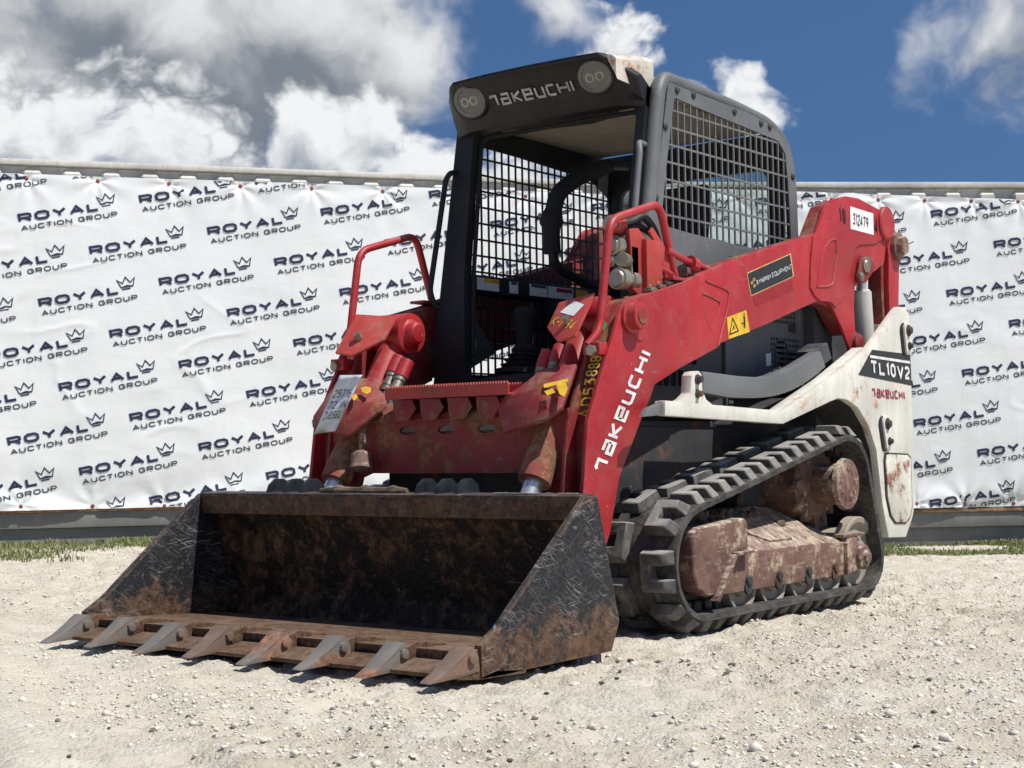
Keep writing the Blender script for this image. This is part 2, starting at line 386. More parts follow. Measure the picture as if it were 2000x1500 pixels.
class B:
    """collects shapes for one mesh part; s=-1 mirrors it to the far side"""
    def __init__(s, side=1): s.bm = bmesh.new(); s.side = side
    def _v(s, c): return s.bm.verts.new(c)
    def prism(s, poly, y0, y1, axis='y', top=None):
        def mk(p, h): return (p[0], h, p[1]) if axis == 'y' else ((h, p[0], p[1]) if axis == 'x' else (p[0], p[1], h))
        a = [s._v(mk(p, y0)) for p in poly]; b = [s._v(mk(p, y1)) for p in (top or poly)]
        s.bm.faces.new(a); s.bm.faces.new(b[::-1]); n = len(a)
        for i in range(n): s.bm.faces.new((a[i], b[i], b[(i + 1) % n], a[(i + 1) % n]))
        return s
    def plate(s, outer, holes, f0, f1):
        """outer/holes as 2D loops; f0/f1 map a 2D point to the two 3D faces"""
        loops = [outer] + holes
        tri = tessellate_polygon([[Vector((p[0], p[1], 0)) for p in l] for l in loops])
        flat = [p for l in loops for p in l]
        a = [s._v(f0(p)) for p in flat]; b = [s._v(f1(p)) for p in flat]
        for t in tri:
            try: s.bm.faces.new([a[i] for i in t]); s.bm.faces.new([b[i] for i in t[::-1]])
            except ValueError: pass
        k = 0
        for l in loops:
            n = len(l)
            for i in range(n): s.bm.faces.new((a[k + i], b[k + i], b[k + (i + 1) % n], a[k + (i + 1) % n]))
            k += n
        return s
    def box(s, x0, x1, y0, y1, z0, z1):
        return s.prism([(x0, z0), (x1, z0), (x1, z1), (x0, z1)], y0, y1)
    def obox(s, c, size, R=Matrix.Identity(3)):
        vs = []
        for i in (-.5, .5):
            for j in (-.5, .5):
                for k in (-.5, .5): vs.append(s._v(Vector(c) + R @ Vector((i * size[0], j * size[1], k * size[2]))))
        for f in ((0, 1, 3, 2), (4, 6, 7, 5), (0, 4, 5, 1), (2, 3, 7, 6), (0, 2, 6, 4), (1, 5, 7, 3)): s.bm.faces.new([vs[i] for i in f])
        return s
    def cyl(s, p0, p1, r0, r1=None, n=20, cap=True):
        return s.lathe(p0, p1, [(0, r0), (1, r0 if r1 is None else r1)], n, cap)
    def lathe(s, p0, p1, prof, n=20, cap=True):
        p0 = Vector(p0); p1 = Vector(p1); d = p1 - p0; u = d.normalized().orthogonal(); w = d.normalized().cross(u); rings = []
        for t, r in prof:
            c = p0 + d * t; rings.append([s._v(c + (u * math.cos(a) + w * math.sin(a)) * r) for a in [2 * math.pi * i / n for i in range(n)]])
        for A, Bq in zip(rings, rings[1:]):
            for i in range(n): s.bm.faces.new((A[i], A[(i + 1) % n], Bq[(i + 1) % n], Bq[i]))
        if cap: s.bm.faces.new(rings[0][::-1]); s.bm.faces.new(rings[-1])
        return s
    def tube(s, pts, r, n=12, fillet=0.05, seg=5, taper=None):
        pts = [Vector(p) for p in pts]; path = [pts[0]]
        for a, b, c in zip(pts, pts[1:], pts[2:]):
            d1 = (a - b); d2 = (c - b); f = min(fillet, d1.length * .45, d2.length * .45)
            q0 = b + d1.normalized() * f; q1 = b + d2.normalized() * f
            for i in range(seg + 1):
                t = i / seg; path.append(q0 * (1 - t) ** 2 + b * 2 * t * (1 - t) + q1 * t * t)
        path.append(pts[-1])
        u = (path[1] - path[0]).normalized().orthogonal(); rings = []
        for i, c in enumerate(path):
            d = (path[min(i + 1, len(path) - 1)] - path[max(i - 1, 0)]).normalized()
            u = (u - d * u.dot(d)).normalized(); w = d.cross(u); rr = r * (taper(i / (len(path) - 1)) if taper else 1)
            rings.append([s._v(c + (u * math.cos(a) + w * math.sin(a)) * rr) for a in [2 * math.pi * k / n for k in range(n)]])
        for A, Bq in zip(rings, rings[1:]):
            for i in range(n): s.bm.faces.new((A[i], A[(i + 1) % n], Bq[(i + 1) % n], Bq[i]))
        s.bm.faces.new(rings[0][::-1]); s.bm.faces.new(rings[-1]); return s
    def out(s, name, mat, parent=None, bevel=0., seg=2, smooth=35):
        if s.side < 0:
            for v in s.bm.verts: v.co.y *= -1
        bmesh.ops.recalc_face_normals(s.bm, faces=s.bm.faces)
        if bevel:
            ed = [e for e in s.bm.edges if len(e.link_faces) == 2 and e.calc_face_angle(0) > math.radians(28)]
            bmesh.ops.bevel(s.bm, geom=ed, offset=bevel, segments=seg, affect='EDGES', clamp_overlap=True, profile=.6)
        me = bpy.data.meshes.new(name); s.bm.to_mesh(me); s.bm.free()
        me.polygons.foreach_set('use_smooth', [True] * len(me.polygons)); me.set_sharp_from_angle(angle=math.radians(smooth))
        me.materials.append(mat); o = bpy.data.objects.new(name, me); COL.objects.link(o)
        if parent: put(o, parent)
        return o

# ---- stroke lettering: polylines in a 1-high cell, drawn with a given thickness
def rr(w, c=.24): return [(c, 0), (w - c, 0), (w, c), (w, 1 - c), (w - c, 1), (c, 1), (0, 1 - c), (0, c), (c, 0)]
FONT = {
 'R': (1.0, [[(0, 0), (0, 1), (.82, 1), (1, .86), (1, .58), (.82, .42), (0, .42)], [(.52, .42), (1, 0)]]),
 'O': (1.1, [rr(1.1)]), 'Y': (1.05, [[(0, 1), (.525, .45), (1.05, 1)], [(.525, .45), (.525, 0)]]),
 'A': (1.1, [[(0, 0), (.55, 1), (1.1, 0)], [(.22, .3), (.88, .3)]]), 'L': (.85, [[(0, 1), (0, 0), (.85, 0)]]),
 'U': (1.0, [[(0, 1), (0, .2), (.2, 0), (.8, 0), (1, .2), (1, 1)]]),
 'C': (1.0, [[(1, .78), (1, .84), (.82, 1), (.22, 1), (0, .8), (0, .2), (.22, 0), (.82, 0), (1, .16), (1, .22)]]),
 'T': (.95, [[(0, 1), (.95, 1)], [(.475, 1), (.475, 0)]]), 'I': (.0, [[(0, 0), (0, 1)]]),
 'N': (1.0, [[(0, 0), (0, 1), (1, 0), (1, 1)]]),
 'G': (1.0, [[(1, .8), (.82, 1), (.22, 1), (0, .8), (0, .2), (.22, 0), (.8, 0), (1, .16), (1, .5), (.55, .5)]]),
 'P': (.95, [[(0, 0), (0, 1), (.77, 1), (.95, .86), (.95, .56), (.77, .42), (0, .42)]]),
 'S': (.9, [[(.9, .84), (.75, 1), (.15, 1), (0, .86), (0, .64), (.15, .52), (.75, .48), (.9, .36), (.9, .14), (.75, 0), (.15, 0), (0, .16)]]),
 'E': (.8, [[(.8, 1), (0, 1), (0, 0), (.8, 0)], [(0, .5), (.7, .5)]]), 'Q': (1.1, [rr(1.1), [(.7, .3), (1.1, -.05)]]),
 'M': (1.1, [[(0, 0), (0, 1), (.55, .35), (1.1, 1), (1.1, 0)]]), 'K': (.9, [[(0, 0), (0, 1)], [(.9, 1), (.1, .5), (.9, 0)]]),
 'H': (.95, [[(0, 0), (0, 1)], [(.95, 0), (.95, 1)], [(0, .5), (.95, .5)]]), 'V': (1.0, [[(0, 1), (.5, 0), (1, 1)]]),
 'B': (.95, [[(0, 0), (0, 1), (.75, 1), (.9, .88), (.9, .66), (.75, .52), (0, .52)], [(.75, .52), (.95, .38), (.95, .14), (.75, 0), (0, 0)]]),
 'D': (.95, [[(0, 0), (0, 1), (.7, 1), (.95, .75), (.95, .25), (.7, 0), (0, 0)]]),
 '0': (.7, [rr(.7, .2)]), '1': (.25, [[(0, .8), (.25, 1), (.25, 0)]]), '2': (.7, [[(0, .84), (.15, 1), (.55, 1), (.7, .85), (.7, .62), (0, .12), (0, 0), (.7, 0)]]),
 '3': (.7, [[(0, 1), (.7, 1), (.3, .58), (.55, .56), (.7, .4), (.7, .15), (.55, 0), (.12, 0), (0, .12)]]), '4': (.75, [[(.55, 0), (.55, 1), (0, .28), (.75, .28)]]),
 '5': (.7, [[(.7, 1), (.05, 1), (0, .55), (.5, .6), (.7, .42), (.7, .15), (.5, 0), (0, .05)]]), '6': (.7, [[(.6, 1), (.2, .8), (0, .4), (0, .15), (.15, 0), (.55, 0), (.7, .15), (.7, .4), (.55, .52), (.05, .46)]]),
 '7': (.7, [[(0, 1), (.7, 1), (.25, 0)]]), '8': (.7, [[(.15, .52), (0, .66), (0, .86), (.15, 1), (.55, 1), (.7, .86), (.7, .66), (.55, .52), (.15, .52), (0, .36), (0, .14), (.15, 0), (.55, 0), (.7, .14), (.7, .36), (.55, .52)]]),
 '9': (.7, [[(.65, .52), (.15, .48), (0, .62), (0, .86), (.15, 1), (.55, 1), (.7, .86), (.7, .5), (.45, 0)]]),
 '-': (.4, [[(0, .45), (.4, .45)]]), '"': (.2, [[(0, 1), (0, .75)], [(.2, 1), (.2, .75)]]), ' ': (.35, []),
 # the rounded square letters of the loader's own name
 't': (.75, [[(-.02, .80), (.12, 1), (.75, 1)], [(.62, 1), (.62, 0)]]), 'a': (.8, [[(.1, 1), (.8, 1), (.8, 0), (0, 0), (0, .52), (.8, .52)]]),
 'k': (.8, [[(0, 0), (0, 1)], [(.8, 1), (.12, .5), (.8, 0)]]), 'e': (.8, [[(0, .5), (.8, .5), (.8, 1), (0, 1), (0, 0), (.8, 0)]]),
 'u': (.8, [[(0, 1), (0, .18), (.16, 0), (.8, 0), (.8, 1)]]), 'c': (.75, [[(.75, 1), (.15, 1), (0, .84), (0, .16), (.15, 0), (.75, 0)]]),
 'i': (.0, [[(0, 0), (0, .6)]]), 's': (.4, [[(.4, .55), (0, .5), (.4, .2), (0, 0)]]), 'l': (.0, [[(0, 0), (.05, 1)]]), 'h': (.4, [[(0, 0), (0, 1)], [(0, .45), (.4, .5), (.4, 0)]]),
}
def stroke2d(line, t):
    """mitred outline of a polyline -> verts, quads (2D)"""
    pts = [Vector(p) for p in line]; closed = (pts[0] - pts[-1]).length < 1e-6
    if closed: pts = pts[:-1]
    n = len(pts); L = []; Rr = []
    for i in range(n):
        a = pts[(i - 1) % n] if (closed or i > 0) else None; c = pts[(i + 1) % n] if (closed or i < n - 1) else None
        d1 = (pts[i] - a).normalized() if a is not None else (c - pts[i]).normalized()
        d2 = (c - pts[i]).normalized() if c is not None else d1
        n1 = Vector((-d1.y, d1.x)); n2 = Vector((-d2.y, d2.x)); m = (n1 + n2)
        m = m.normalized() if m.length > 1e-4 else n1
        k = 1 / max(.42, m.dot(n1)); q = m * (t / 2 * k)
        ext = Vector((0, 0))
        if not closed and i == 0: ext = -d1 * t * .0
        L.append(pts[i] + q + ext); Rr.append(pts[i] - q + ext)
    vs = L + Rr; fs = []
    for i in range(n if closed else n - 1): j = (i + 1) % n; fs.append((i, j, n + j, n + i))
    return vs, fs
def text2d(txt, t, wscale=1., gap=.32, spacew=None):
    x = 0; V2 = []; F2 = []; k = 0; lay = []
    for ch in txt:
        w, ls = FONT[ch]
        for l in ls:
            v, f = stroke2d([(t / 2 + p[0] * wscale + x, t / 2 + p[1] * (1 - t)) for p in l], t)
            b = len(V2); V2 += v; F2 += [tuple(i + b for i in q) for q in f]; lay += [k % 3] * len(v); k += 1
        x += w * wscale + t + gap
    return V2, F2, lay, x - gap
def letter_mesh(name, v2, f2, lay, mapf, mat, parent, lift=.0005):
    """mapf(x, y, h) -> 3D point at height h above the carrying face"""
    return mesh_obj(name, [mapf(p[0], p[1], .0016 + lay[i] * lift) for i, p in enumerate(v2)], f2, mat, parent)

# ------------------------------------------------------------------ value noise in numpy
def vnoise(x, y, seed):
    xi = np.floor(x).astype(np.int64); yi = np.floor(y).astype(np.int64); fx = x - xi; fy = y - yi
    fx = fx * fx * (3 - 2 * fx); fy = fy * fy * (3 - 2 * fy)
    def h(a, b):
        n = (a * 374761393 + b * 668265263 + seed * 1442695041) & 0xffffffff
        n = ((n ^ (n >> 13)) * 1274126177) & 0xffffffff
        return ((n ^ (n >> 16)) & 0xffff) / 65535.0
    return (h(xi, yi) * (1 - fx) + h(xi + 1, yi) * fx) * (1 - fy) + (h(xi, yi + 1) * (1 - fx) + h(xi + 1, yi + 1) * fx) * fy
def fbm(x, y, s, o, seed=1, gain=.5):
    r = 0; a = 1; t = 0
    for k in range(o): r = r + a * vnoise(x * s, y * s, seed + k * 17); t += a; a *= gain; s *= 2.03
    return r / t
def sstep(a, b, x):
    t = np.clip((x - a) / (b - a), 0, 1); return t * t * (3 - 2 * t)
def ground_z(x, y):
    x = np.asarray(x, float); y = np.asarray(y, float)
    dep = (x - CAM[0]) * RC[2][0] + (y - CAM[1]) * RC[2][1]; lat = (x - CAM[0]) * RC[0][0] + (y - CAM[1]) * RC[0][1]
    near = sstep(30, 14, dep) * sstep(-8, -1, dep)
    z = -.145 * sstep(8.2, 11.6, dep) * sstep(-.6, 2.2, lat)
    und = (fbm(x, y, .45, 3, 5) - .5) * .05
    und = und * sstep(.2, 1.2, np.hypot(np.maximum(np.abs(x - .3) - 1.5, 0), np.maximum(np.abs(y) - .8, 0)))
    rough = (fbm(x, y, 3.2, 3, 11) - .5) * .034 + np.abs(fbm(x, y, 9, 3, 23) - .5) * -.060 + (fbm(x, y, 24, 2, 31) - .5) * .022
    rough = rough * (.35 + .95 * sstep(.35, .65, fbm(x, y, .8, 2, 41)))
    la = x * .80 - y * .60; lb = x * .60 + y * .80                     # old wheel and track marks crossing the yard
    rut = np.zeros_like(x)
    for c0, wv in ((3.15, .20), (4.05, .22), (1.9, .18), (-1.2, .25)):
        e_ = la - c0 - .12 * np.sin(lb * .9 + c0); m_ = np.exp(-(e_ / wv) ** 4)
        rut = rut + m_ * (-.012 + .006 * np.sin(lb * 46 + 6 * np.sign(e_))) + .010 * np.exp(-((np.abs(e_) - wv * 1.25) / .06) ** 2)
    rough = rough + rut * (.4 + 1.0 * fbm(x, y, 1.7, 2, 57))
    return z + (und + rough) * near - .004

# ------------------------------------------------------------------ setting: ground
def spaced(lo, hi, step, far):
    c = list(np.arange(lo, hi + 1e-6, step)); d = step
    a = [lo]; b = [hi]
    while a[-1] > -far: d *= 1.45; a.append(a[-1] - d)
    d = step
    while b[-1] < far: d *= 1.45; b.append(b[-1] + d)
    return np.array(a[:0:-1] + c + b[1:])
gx = spaced(-7.0, 3.6, .021, 900); gy = spaced(-6.8, 3.4, .021, 900)
GX, GY = np.meshgrid(gx, gy, indexing='ij'); GZ = ground_z(GX, GY)
nx, ny = GX.shape
me = bpy.data.meshes.new('ground'); nv = nx * ny
co = np.stack([GX, GY, GZ], -1).reshape(-1, 3).astype(np.float32)
ii, jj = np.meshgrid(np.arange(nx - 1), np.arange(ny - 1), indexing='ij')
q = np.stack([ii * ny + jj, (ii + 1) * ny + jj, (ii + 1) * ny + jj + 1, ii * ny + jj + 1], -1).reshape(-1).astype(np.int32)
me.vertices.add(nv); me.vertices.foreach_set('co', co.ravel()); nf = (nx - 1) * (ny - 1)
me.loops.add(nf * 4); me.loops.foreach_set('vertex_index', q); me.polygons.add(nf)
me.polygons.foreach_set('loop_start', np.arange(0, nf * 4, 4, dtype=np.int32)); me.polygons.foreach_set('use_smooth', np.ones(nf, bool))
me.update(calc_edges=True); me.materials.append(GRD)
ground = bpy.data.objects.new('ground', me); COL.objects.link(ground); tag(ground, kind='structure')

rng = np.random.default_rng(4)
def rock(seed, sub=1):
    r = np.random.default_rng(seed); bm = bmesh.new(); bmesh.ops.create_icosphere(bm, subdivisions=sub, radius=1)
    d = [r.normal(size=3) for _ in range(7)]; d = [v / np.linalg.norm(v) for v in d]; k = r.uniform(.5, .85, 7)
    for v in bm.verts:
        p = np.array(v.co)
        for a, b in zip(d, k):
            e = p @ a
            if e > b: p = p - a * (e - b)
        v.co = p * np.array([1, r.uniform(.75, 1), .62]) * r.uniform(.95, 1.05)
    me = bpy.data.meshes.new('stone'); bm.to_mesh(me); bm.free(); return me
# loose chips, too many to count
proto = []
for s_ in range(6):
    m_ = rock(s_, 1); vs = np.array([v.co for v in m_.vertices]); fs = np.array([p.vertices for p in m_.polygons]); proto.append((vs, fs)); bpy.data.meshes.remove(m_)
NCH = 64000
dep = 2.2 + 9.0 * rng.random(NCH) ** 1.25; lat = (rng.random(NCH) * 2 - 1) * (dep * .40 + .3)
cx = CAM[0] + RC[2][0] / .99907 * dep + RC[0][0] * lat; cy = CAM[1] + RC[2][1] / .99907 * dep + RC[0][1] * lat
keep = (fbm(cx, cy, 1.3, 4, 77) * 1.5 + rng.random(NCH) * .5) > 1.0
cx = cx[keep]; cy = cy[keep]; cz = ground_z(cx, cy); sz = np.exp(rng.normal(math.log(.0040), .46, len(cx))).clip(.003, .022)
allv = []; allf = []; off = 0
for k in range(6):
    idx = np.arange(k, len(cx), 6); vs, fs = proto[k]; an = rng.random(len(idx)) * 6.28
    X_ = (vs[None, :, 0] * np.cos(an)[:, None] - vs[None, :, 1] * np.sin(an)[:, None]); Y_ = (vs[None, :, 0] * np.sin(an)[:, None] + vs[None, :, 1] * np.cos(an)[:, None])
    S = sz[idx][:, None]
    pv = np.stack([X_ * S + cx[idx][:, None], Y_ * S + cy[idx][:, None], vs[None, :, 2] * S + (cz[idx] + sz[idx] * .2)[:, None]], -1).reshape(-1, 3)
    ff = (fs[None] + (np.arange(len(idx)) * len(vs))[:, None, None]).reshape(-1, 3) + off
    allv.append(pv); allf.append(ff); off += len(pv)
av = np.concatenate(allv); af = np.concatenate(allf)
me = bpy.data.meshes.new('gravel'); me.vertices.add(len(av)); me.vertices.foreach_set('co', av.astype(np.float32).ravel())
me.loops.add(len(af) * 3); me.loops.foreach_set('vertex_index', af.astype(np.int32).ravel()); me.polygons.add(len(af))
me.polygons.foreach_set('loop_start', np.arange(0, len(af) * 3, 3, dtype=np.int32)); me.update(calc_edges=True); me.materials.append(STN)
gr = bpy.data.objects.new('gravel', me); COL.objects.link(gr)
tag(gr, 'pale crushed limestone gravel scattered over the whole yard', 'gravel', kind='stuff')
# single stones one can pick out
rocks = [rock(50 + i, 2) for i in range(5)]
for m_ in rocks: m_.materials.append(STN)
rdk = [rock(70 + i, 2) for i in range(2)]
for m_ in rdk: m_.materials.append(STND)
rwh = [rock(80 + i, 2) for i in range(3)]
for m_ in rwh: m_.materials.append(STNW)
def onground(px, py):
    v = ray(px, py); t = -CAM[2] / v[2]; p_ = CAM + t * v; return p_[0], p_[1]
spots = [(1284, 1402, 11, 'w'), (1388, 1428, 11, 'w'), (1138, 1423, 7, 'w'), (1620, 1417, 13, 'w'), (1628, 1401, 6, 'w'), (1285, 1282, 9, 'd'), (1232, 1288, 7, 'd'), (1430, 1292, 8, 'd'), (1205, 1324, 5, 'd'),
         (1174, 1339, 6, 'd'), (1068, 1350, 5, 'd'), (1481, 1348, 5, 'd'), (1512, 1212, 6, 'd'), (1814, 1323, 7, 'd'), (1790, 1449, 6, 'd'), (437, 1467, 8, 'w'), (148, 1333, 9, 'w'), (305, 1411, 12, 's'), (368, 1402, 5, 'd'),
         (136, 1480, 6, 'd'), (722, 1470, 7, 'd'), (1880, 1471, 9, 's'), (1565, 1256, 8, 's'), (1895, 1267, 8, 's'), (1424, 1242, 16, 's'), (1390, 1250, 10, 's'), (1125, 1332, 14, 's'), (1215, 1240, 9, 's'), (1950, 1130, 8, 's'), (230, 1383, 6, 'w'), (995, 1477, 8, 'd'), (755, 1455, 5, 'd'), (60, 1470, 8, 's')]
for k in range(70): spots.append((rng.uniform(10, 1990), rng.uniform(1225, 1490), rng.uniform(3.0, 7), 's' if rng.random() > .35 else 'w'))
for i, (px, py, r_, kd) in enumerate(spots):
    x, y = onground(px, py)
    if abs(y) < 1.0 and -1.4 < x < 1.95: continue
    dist = math.hypot(x - CAM[0], y - CAM[1]); R_ = r_ * dist / FPX
    m_ = (rdk[i % 2] if kd == 'd' else rwh[i % 3] if kd == 'w' else rocks[i % 5])
    o = bpy.data.objects.new('stone', m_); COL.objects.link(o); o.location = (x, y, float(ground_z(x, y)) + R_ * .25); o.scale = (R_ * 1.15, R_ * 1.15, R_); o.rotation_euler = (0, 0, i * 1.7); o.parent = ground

# ------------------------------------------------------------------ setting: shipping containers and banners
def wall_frame(pa, pb, base):
    a = np.array(pa); b = np.array(pb); d = b - a; d[2] = 0; d /= np.linalg.norm(d)
    nrm = np.array([-d[1], d[0], 0.0])
    if nrm @ (CAM - a) < 0: nrm = -nrm
    a = a.copy(); a[2] = base; return a, d, nrm
def hit(fr, px, py):
    a, d, n = fr; v = ray(px, py); t = ((a - CAM) @ n) / (v @ n); p_ = CAM + t * v; return (p_ - a) @ d, p_[2]
def wpt(fr, u, z, h): a, d, n = fr; p_ = a + d * u + n * h; return (p_[0], p_[1], z)
FRL = wall_frame(at(0, 700, 11.6), at(880, 700, 12.6), 0.0)
FRR = wall_frame(at(1556, 700, 12.3), at(2000, 700, 12.46), -.13)
def container(fr, u0, u1, top, base, label, pitch, railh):
    root = empty('shipping_container', wpt(fr, (u0 + u1) / 2, base, -1.2))
    def bx(name, a0, a1, z0, z1, h0, h1, mat, bev=.006):
        b = B(); b.prism([wpt(fr, a0, 0, h0)[:2], wpt(fr, a1, 0, h0)[:2], wpt(fr, a1, 0, h1)[:2], wpt(fr, a0, 0, h1)[:2]], z0, z1, 'z'); return b.out(name, mat, root, bev)
    bx('top_rail', u0, u1, top - railh, top, -.10, .0, CONT, .012)
    bx('roof_panel', u0 + .02, u1 - .02, top - .05, top - .012, -2.4, -.102, CONT)
    bx('bottom_rail', u0, u1, base + .115, base + .235, -.10, -.008, CONTD, .008)
    bx('lower_sill', u0, u1, base - .06, base + .112, -.16, -.045, CONTD, .006)
    bx('rail_lip', u0, u1, base + .236, base + .262, -.09, .004, WOOD, .003)
    for a in (u0, u1 - .16): bx('corner_post', a, a + .16, base, top - railh - .002, -.16, -.003, CONT)
    bx('rear_wall', u0 + .02, u1 - .02, base, top - .05, -2.44, -2.41, CONT)
    vs = []; fs = []; u = u0 + .165; z0 = base + .237; z1 = top - railh - .003; prof = []
    while u < u1 - .18:
        for f_, h in ((.0, -.05), (.28, -.05), (.40, -.002), (.76, -.002), (.88, -.05)): prof.append((u + f_ * pitch, h))
        u += pitch
    zr = z1 - .055
    for i, (a, h) in enumerate(prof):
        k_ = i % 5; sh_ = {1: .10, 2: .07, 3: -.07, 4: -.10}.get(k_, 0) * pitch
        vs += [wpt(fr, a, z0, h), wpt(fr, a, zr, h), wpt(fr, a + sh_, z1 - .004, -.05), wpt(fr, a + sh_, z1, -.05)]
    for i in range(len(prof) - 1):
        for k_ in range(3): fs.append((4 * i + k_, 4 * i + 4 + k_, 4 * i + 5 + k_, 4 * i + 1 + k_))
    mesh_obj('corrugated_panel', vs, fs, CONT, root)
    return tag(root, label, 'container')
def u_of(fr, px, py): return hit(fr, px, py)[0]
topL = hit(FRL, 0, 308)[1]; topR = hit(FRR, 2000, 355)[1]
pl = (u_of(FRL, 500, 345) - u_of(FRL, 0, 320)) / 500 * 75.7
pr = (u_of(FRR, 1900, 365) - u_of(FRR, 1600, 360)) / 300 * 67.8
uEndL = u_of(FRL, 1228, 700)
container(FRL, uEndL - 12.19, uEndL, topL, 0.0, 'off-white corrugated shipping container behind the bucket, left one', pl, .046)
uStartR = u_of(FRR, 1240, 700)
container(FRR, uStartR, uStartR + 12.19, topR, -.13, 'off-white corrugated shipping container behind the tracks, right one', pr, .046)

def make_logo():
    v, f, l, w = text2d('ROYAL', .29, 1.16, .29)
    out_n = (list(v), list(f), list(l)); W1 = w
    # crown
    cr = [[(0, .95), (.26, .08), (1.30, .08), (1.56, .95), (1.12, .52), (.78, 1.18), (.44, .52), (0, .95)], [(.30, -.14), (1.05, -.14)], [(.36, .10), (.80, .23), (1.22, .10)]]
    for c in cr:
        vv, ff = stroke2d([(W1 - .02 + p[0] * 1.22, .58 + p[1] * .98) for p in c], .13)
        b = len(out_n[0]); out_n[0].extend(vv); out_n[1].extend([tuple(i + b for i in q_) for q_ in ff]); out_n[2].extend([0] * len(vv))
    v2, f2, l2, w2 = text2d('AUCTION GROUP', .23, 1.02, .30)
    k = (W1 + 1.70) / w2
    return out_n, ([Vector((p.x * k + .10, p.y * k - .90)) for p in v2], f2, l2), W1 + 1.7
LOGO = make_logo()
def banner(fr, u0, u1, zb, zt, o_px, a_px, b_px, ext_px, cap_px, seed, label, holes):
    """o/a/b: lattice origin and steps; ext_px: end of the word row; zb/zt(u): bottom and top edge"""
    root = empty('banner', wpt(fr, (u0 + u1) / 2, zb(u0), .0))
    def disp(u, z):
        h = .028 + .011 * (fbm(u, z, 1.0, 3, seed) - .5) * 2 + .006 * np.sin(u * 3.1 + z * 2.2 + 3 * fbm(u, z, .6, 2, seed + 3))
        t_ = zt(u) - z; b_ = z - zb(u)
        for uh, zh in holes:
            du = u - uh; dz = z - zh; r = np.hypot(du, dz) + 1e-4; th = np.arctan2(dz, du)
            h = h + .007 * np.sin(th * 7 + uh * 5) * np.exp(-r / .22) * sstep(.0, .05, r) - .016 * np.exp(-(r / .06) ** 2)
        cr_ = fbm(u * .35 + z * .5, z * .8 - u * .25, 3.0, 2, seed + 9); h = h + .005 * np.exp(-((cr_ - .5) / .035) ** 2) * sstep(.45, .65, fbm(u, z, .7, 2, seed + 5))
        h = h + .022 * np.sin(z * 15 + 2.5 * np.sin(u * 1.9) + seed) * np.exp(-np.maximum(b_, 0) / .16)
        return np.maximum(h, .006)
    N, M = 560, 200
    U_ = np.linspace(u0, u1, N); Tm = np.linspace(0, 1, M); UU, TT = np.meshgrid(U_, Tm, indexing='ij')
    ZZ = zb(UU) + (zt(UU) - zb(UU)) * TT; HH = disp(UU, ZZ)
    a, d, n = fr; PX = a[0] + d[0] * UU + n[0] * HH; PY = a[1] + d[1] * UU + n[1] * HH
    verts = np.stack([PX, PY, ZZ], -1).reshape(-1, 3)
    ii, jj = np.meshgrid(np.arange(N - 1), np.arange(M - 1), indexing='ij')
    fs = np.stack([ii * M + jj, (ii + 1) * M + jj, (ii + 1) * M + jj + 1, ii * M + jj + 1], -1).reshape(-1, 4).tolist()
    mesh_obj('vinyl_sheet', verts.tolist(), fs, VIN, root, 60)
    o = np.array(hit(fr, *o_px)); A = np.array(hit(fr, o_px[0] + a_px[0], o_px[1] + a_px[1])) - o; Bv = np.array(hit(fr, o_px[0] + b_px[0], o_px[1] + b_px[1])) - o
    ex = np.array(hit(fr, o_px[0] + ext_px[0], o_px[1] + ext_px[1])) - o; L = LOGO[2]; ex = ex / L
    ey = np.array([-ex[1], ex[0]])
    for i in range(-30, 31):
        for j in range(-30, 31):
            p0 = o + A * i + Bv * j
            if p0[0] < u0 - .9 or p0[0] > u1 + .1 or p0[1] < zb(p0[0]) - .5 or p0[1] > zt(p0[0]) + .3: continue
            parts = []
            for (vv, ff, ll), mt in ((LOGO[0], 0), (LOGO[1], 1)):
                pts = np.array([(p_.x, p_.y) for p_ in vv]); uv = p0 + pts[:, :1] * ex + pts[:, 1:] * ey
                ok = (uv[:, 0] > u0 + .01) & (uv[:, 0] < u1 - .01) & (uv[:, 1] > zb(uv[:, 0]) + .004) & (uv[:, 1] < zt(uv[:, 0]) - .004)
                # clip letters at the sheet's edge
                F2 = []
                cl = uv.copy(); cl[:, 1] = np.clip(cl[:, 1], zb(cl[:, 0]) + .004, zt(cl[:, 0]) - .004); cl[:, 0] = np.clip(cl[:, 0], u0 + .01, u1 - .01)
                for q_ in ff:
                    if any(ok[list(q_)]): F2.append(q_)
                if not F2: continue
                hh = disp(cl[:, 0], cl[:, 1]) + .0028 + np.array(ll) * .0012
                parts.append(([wpt(fr, cl[k_, 0], cl[k_, 1], hh[k_]) for k_ in range(len(cl))], F2, mt))
            if not parts: continue
            vs = []; fs2 = []; mi = []
            for v_, f_, mt in parts: b0 = len(vs); vs += v_; fs2 += [tuple(x + b0 for x in q_) for q_ in f_]; mi += [mt] * len(f_)
            ob = mesh_obj('printed_logo', vs, fs2, LETN, root); ob.data.materials.append(LETD); ob.data.polygons.foreach_set('material_index', mi)
    for uh, zh in holes:
        b = B(); p0 = wpt(fr, uh, zh, .0); p1 = wpt(fr, uh, zh, float(disp(np.array(uh), np.array(zh))) + .008); b.lathe(p0, p1, [(0, .012), (.8, .012), (1, .006)], 12); b.out('screw', SCRW, root)
    return tag(root, label, 'banner')
def edge(fr, p, q_):
    (ua, za), (ub, zb_) = hit(fr, *p), hit(fr, *q_); return lambda u: za + (zb_ - za) * (u - ua) / (ub - ua)
ztL = edge(FRL, (0, 339), (640, 361)); zbL = edge(FRL, (0, 998), (300, 995))
zbL0 = zbL(0.0); zbL = lambda u: zbL0 + 0 * u
ztR = edge(FRR, (1690, 380), (2000, 391)); zbR0 = hit(FRR, 1900, 990)[1]; zbR = lambda u: zbR0 + 0 * u
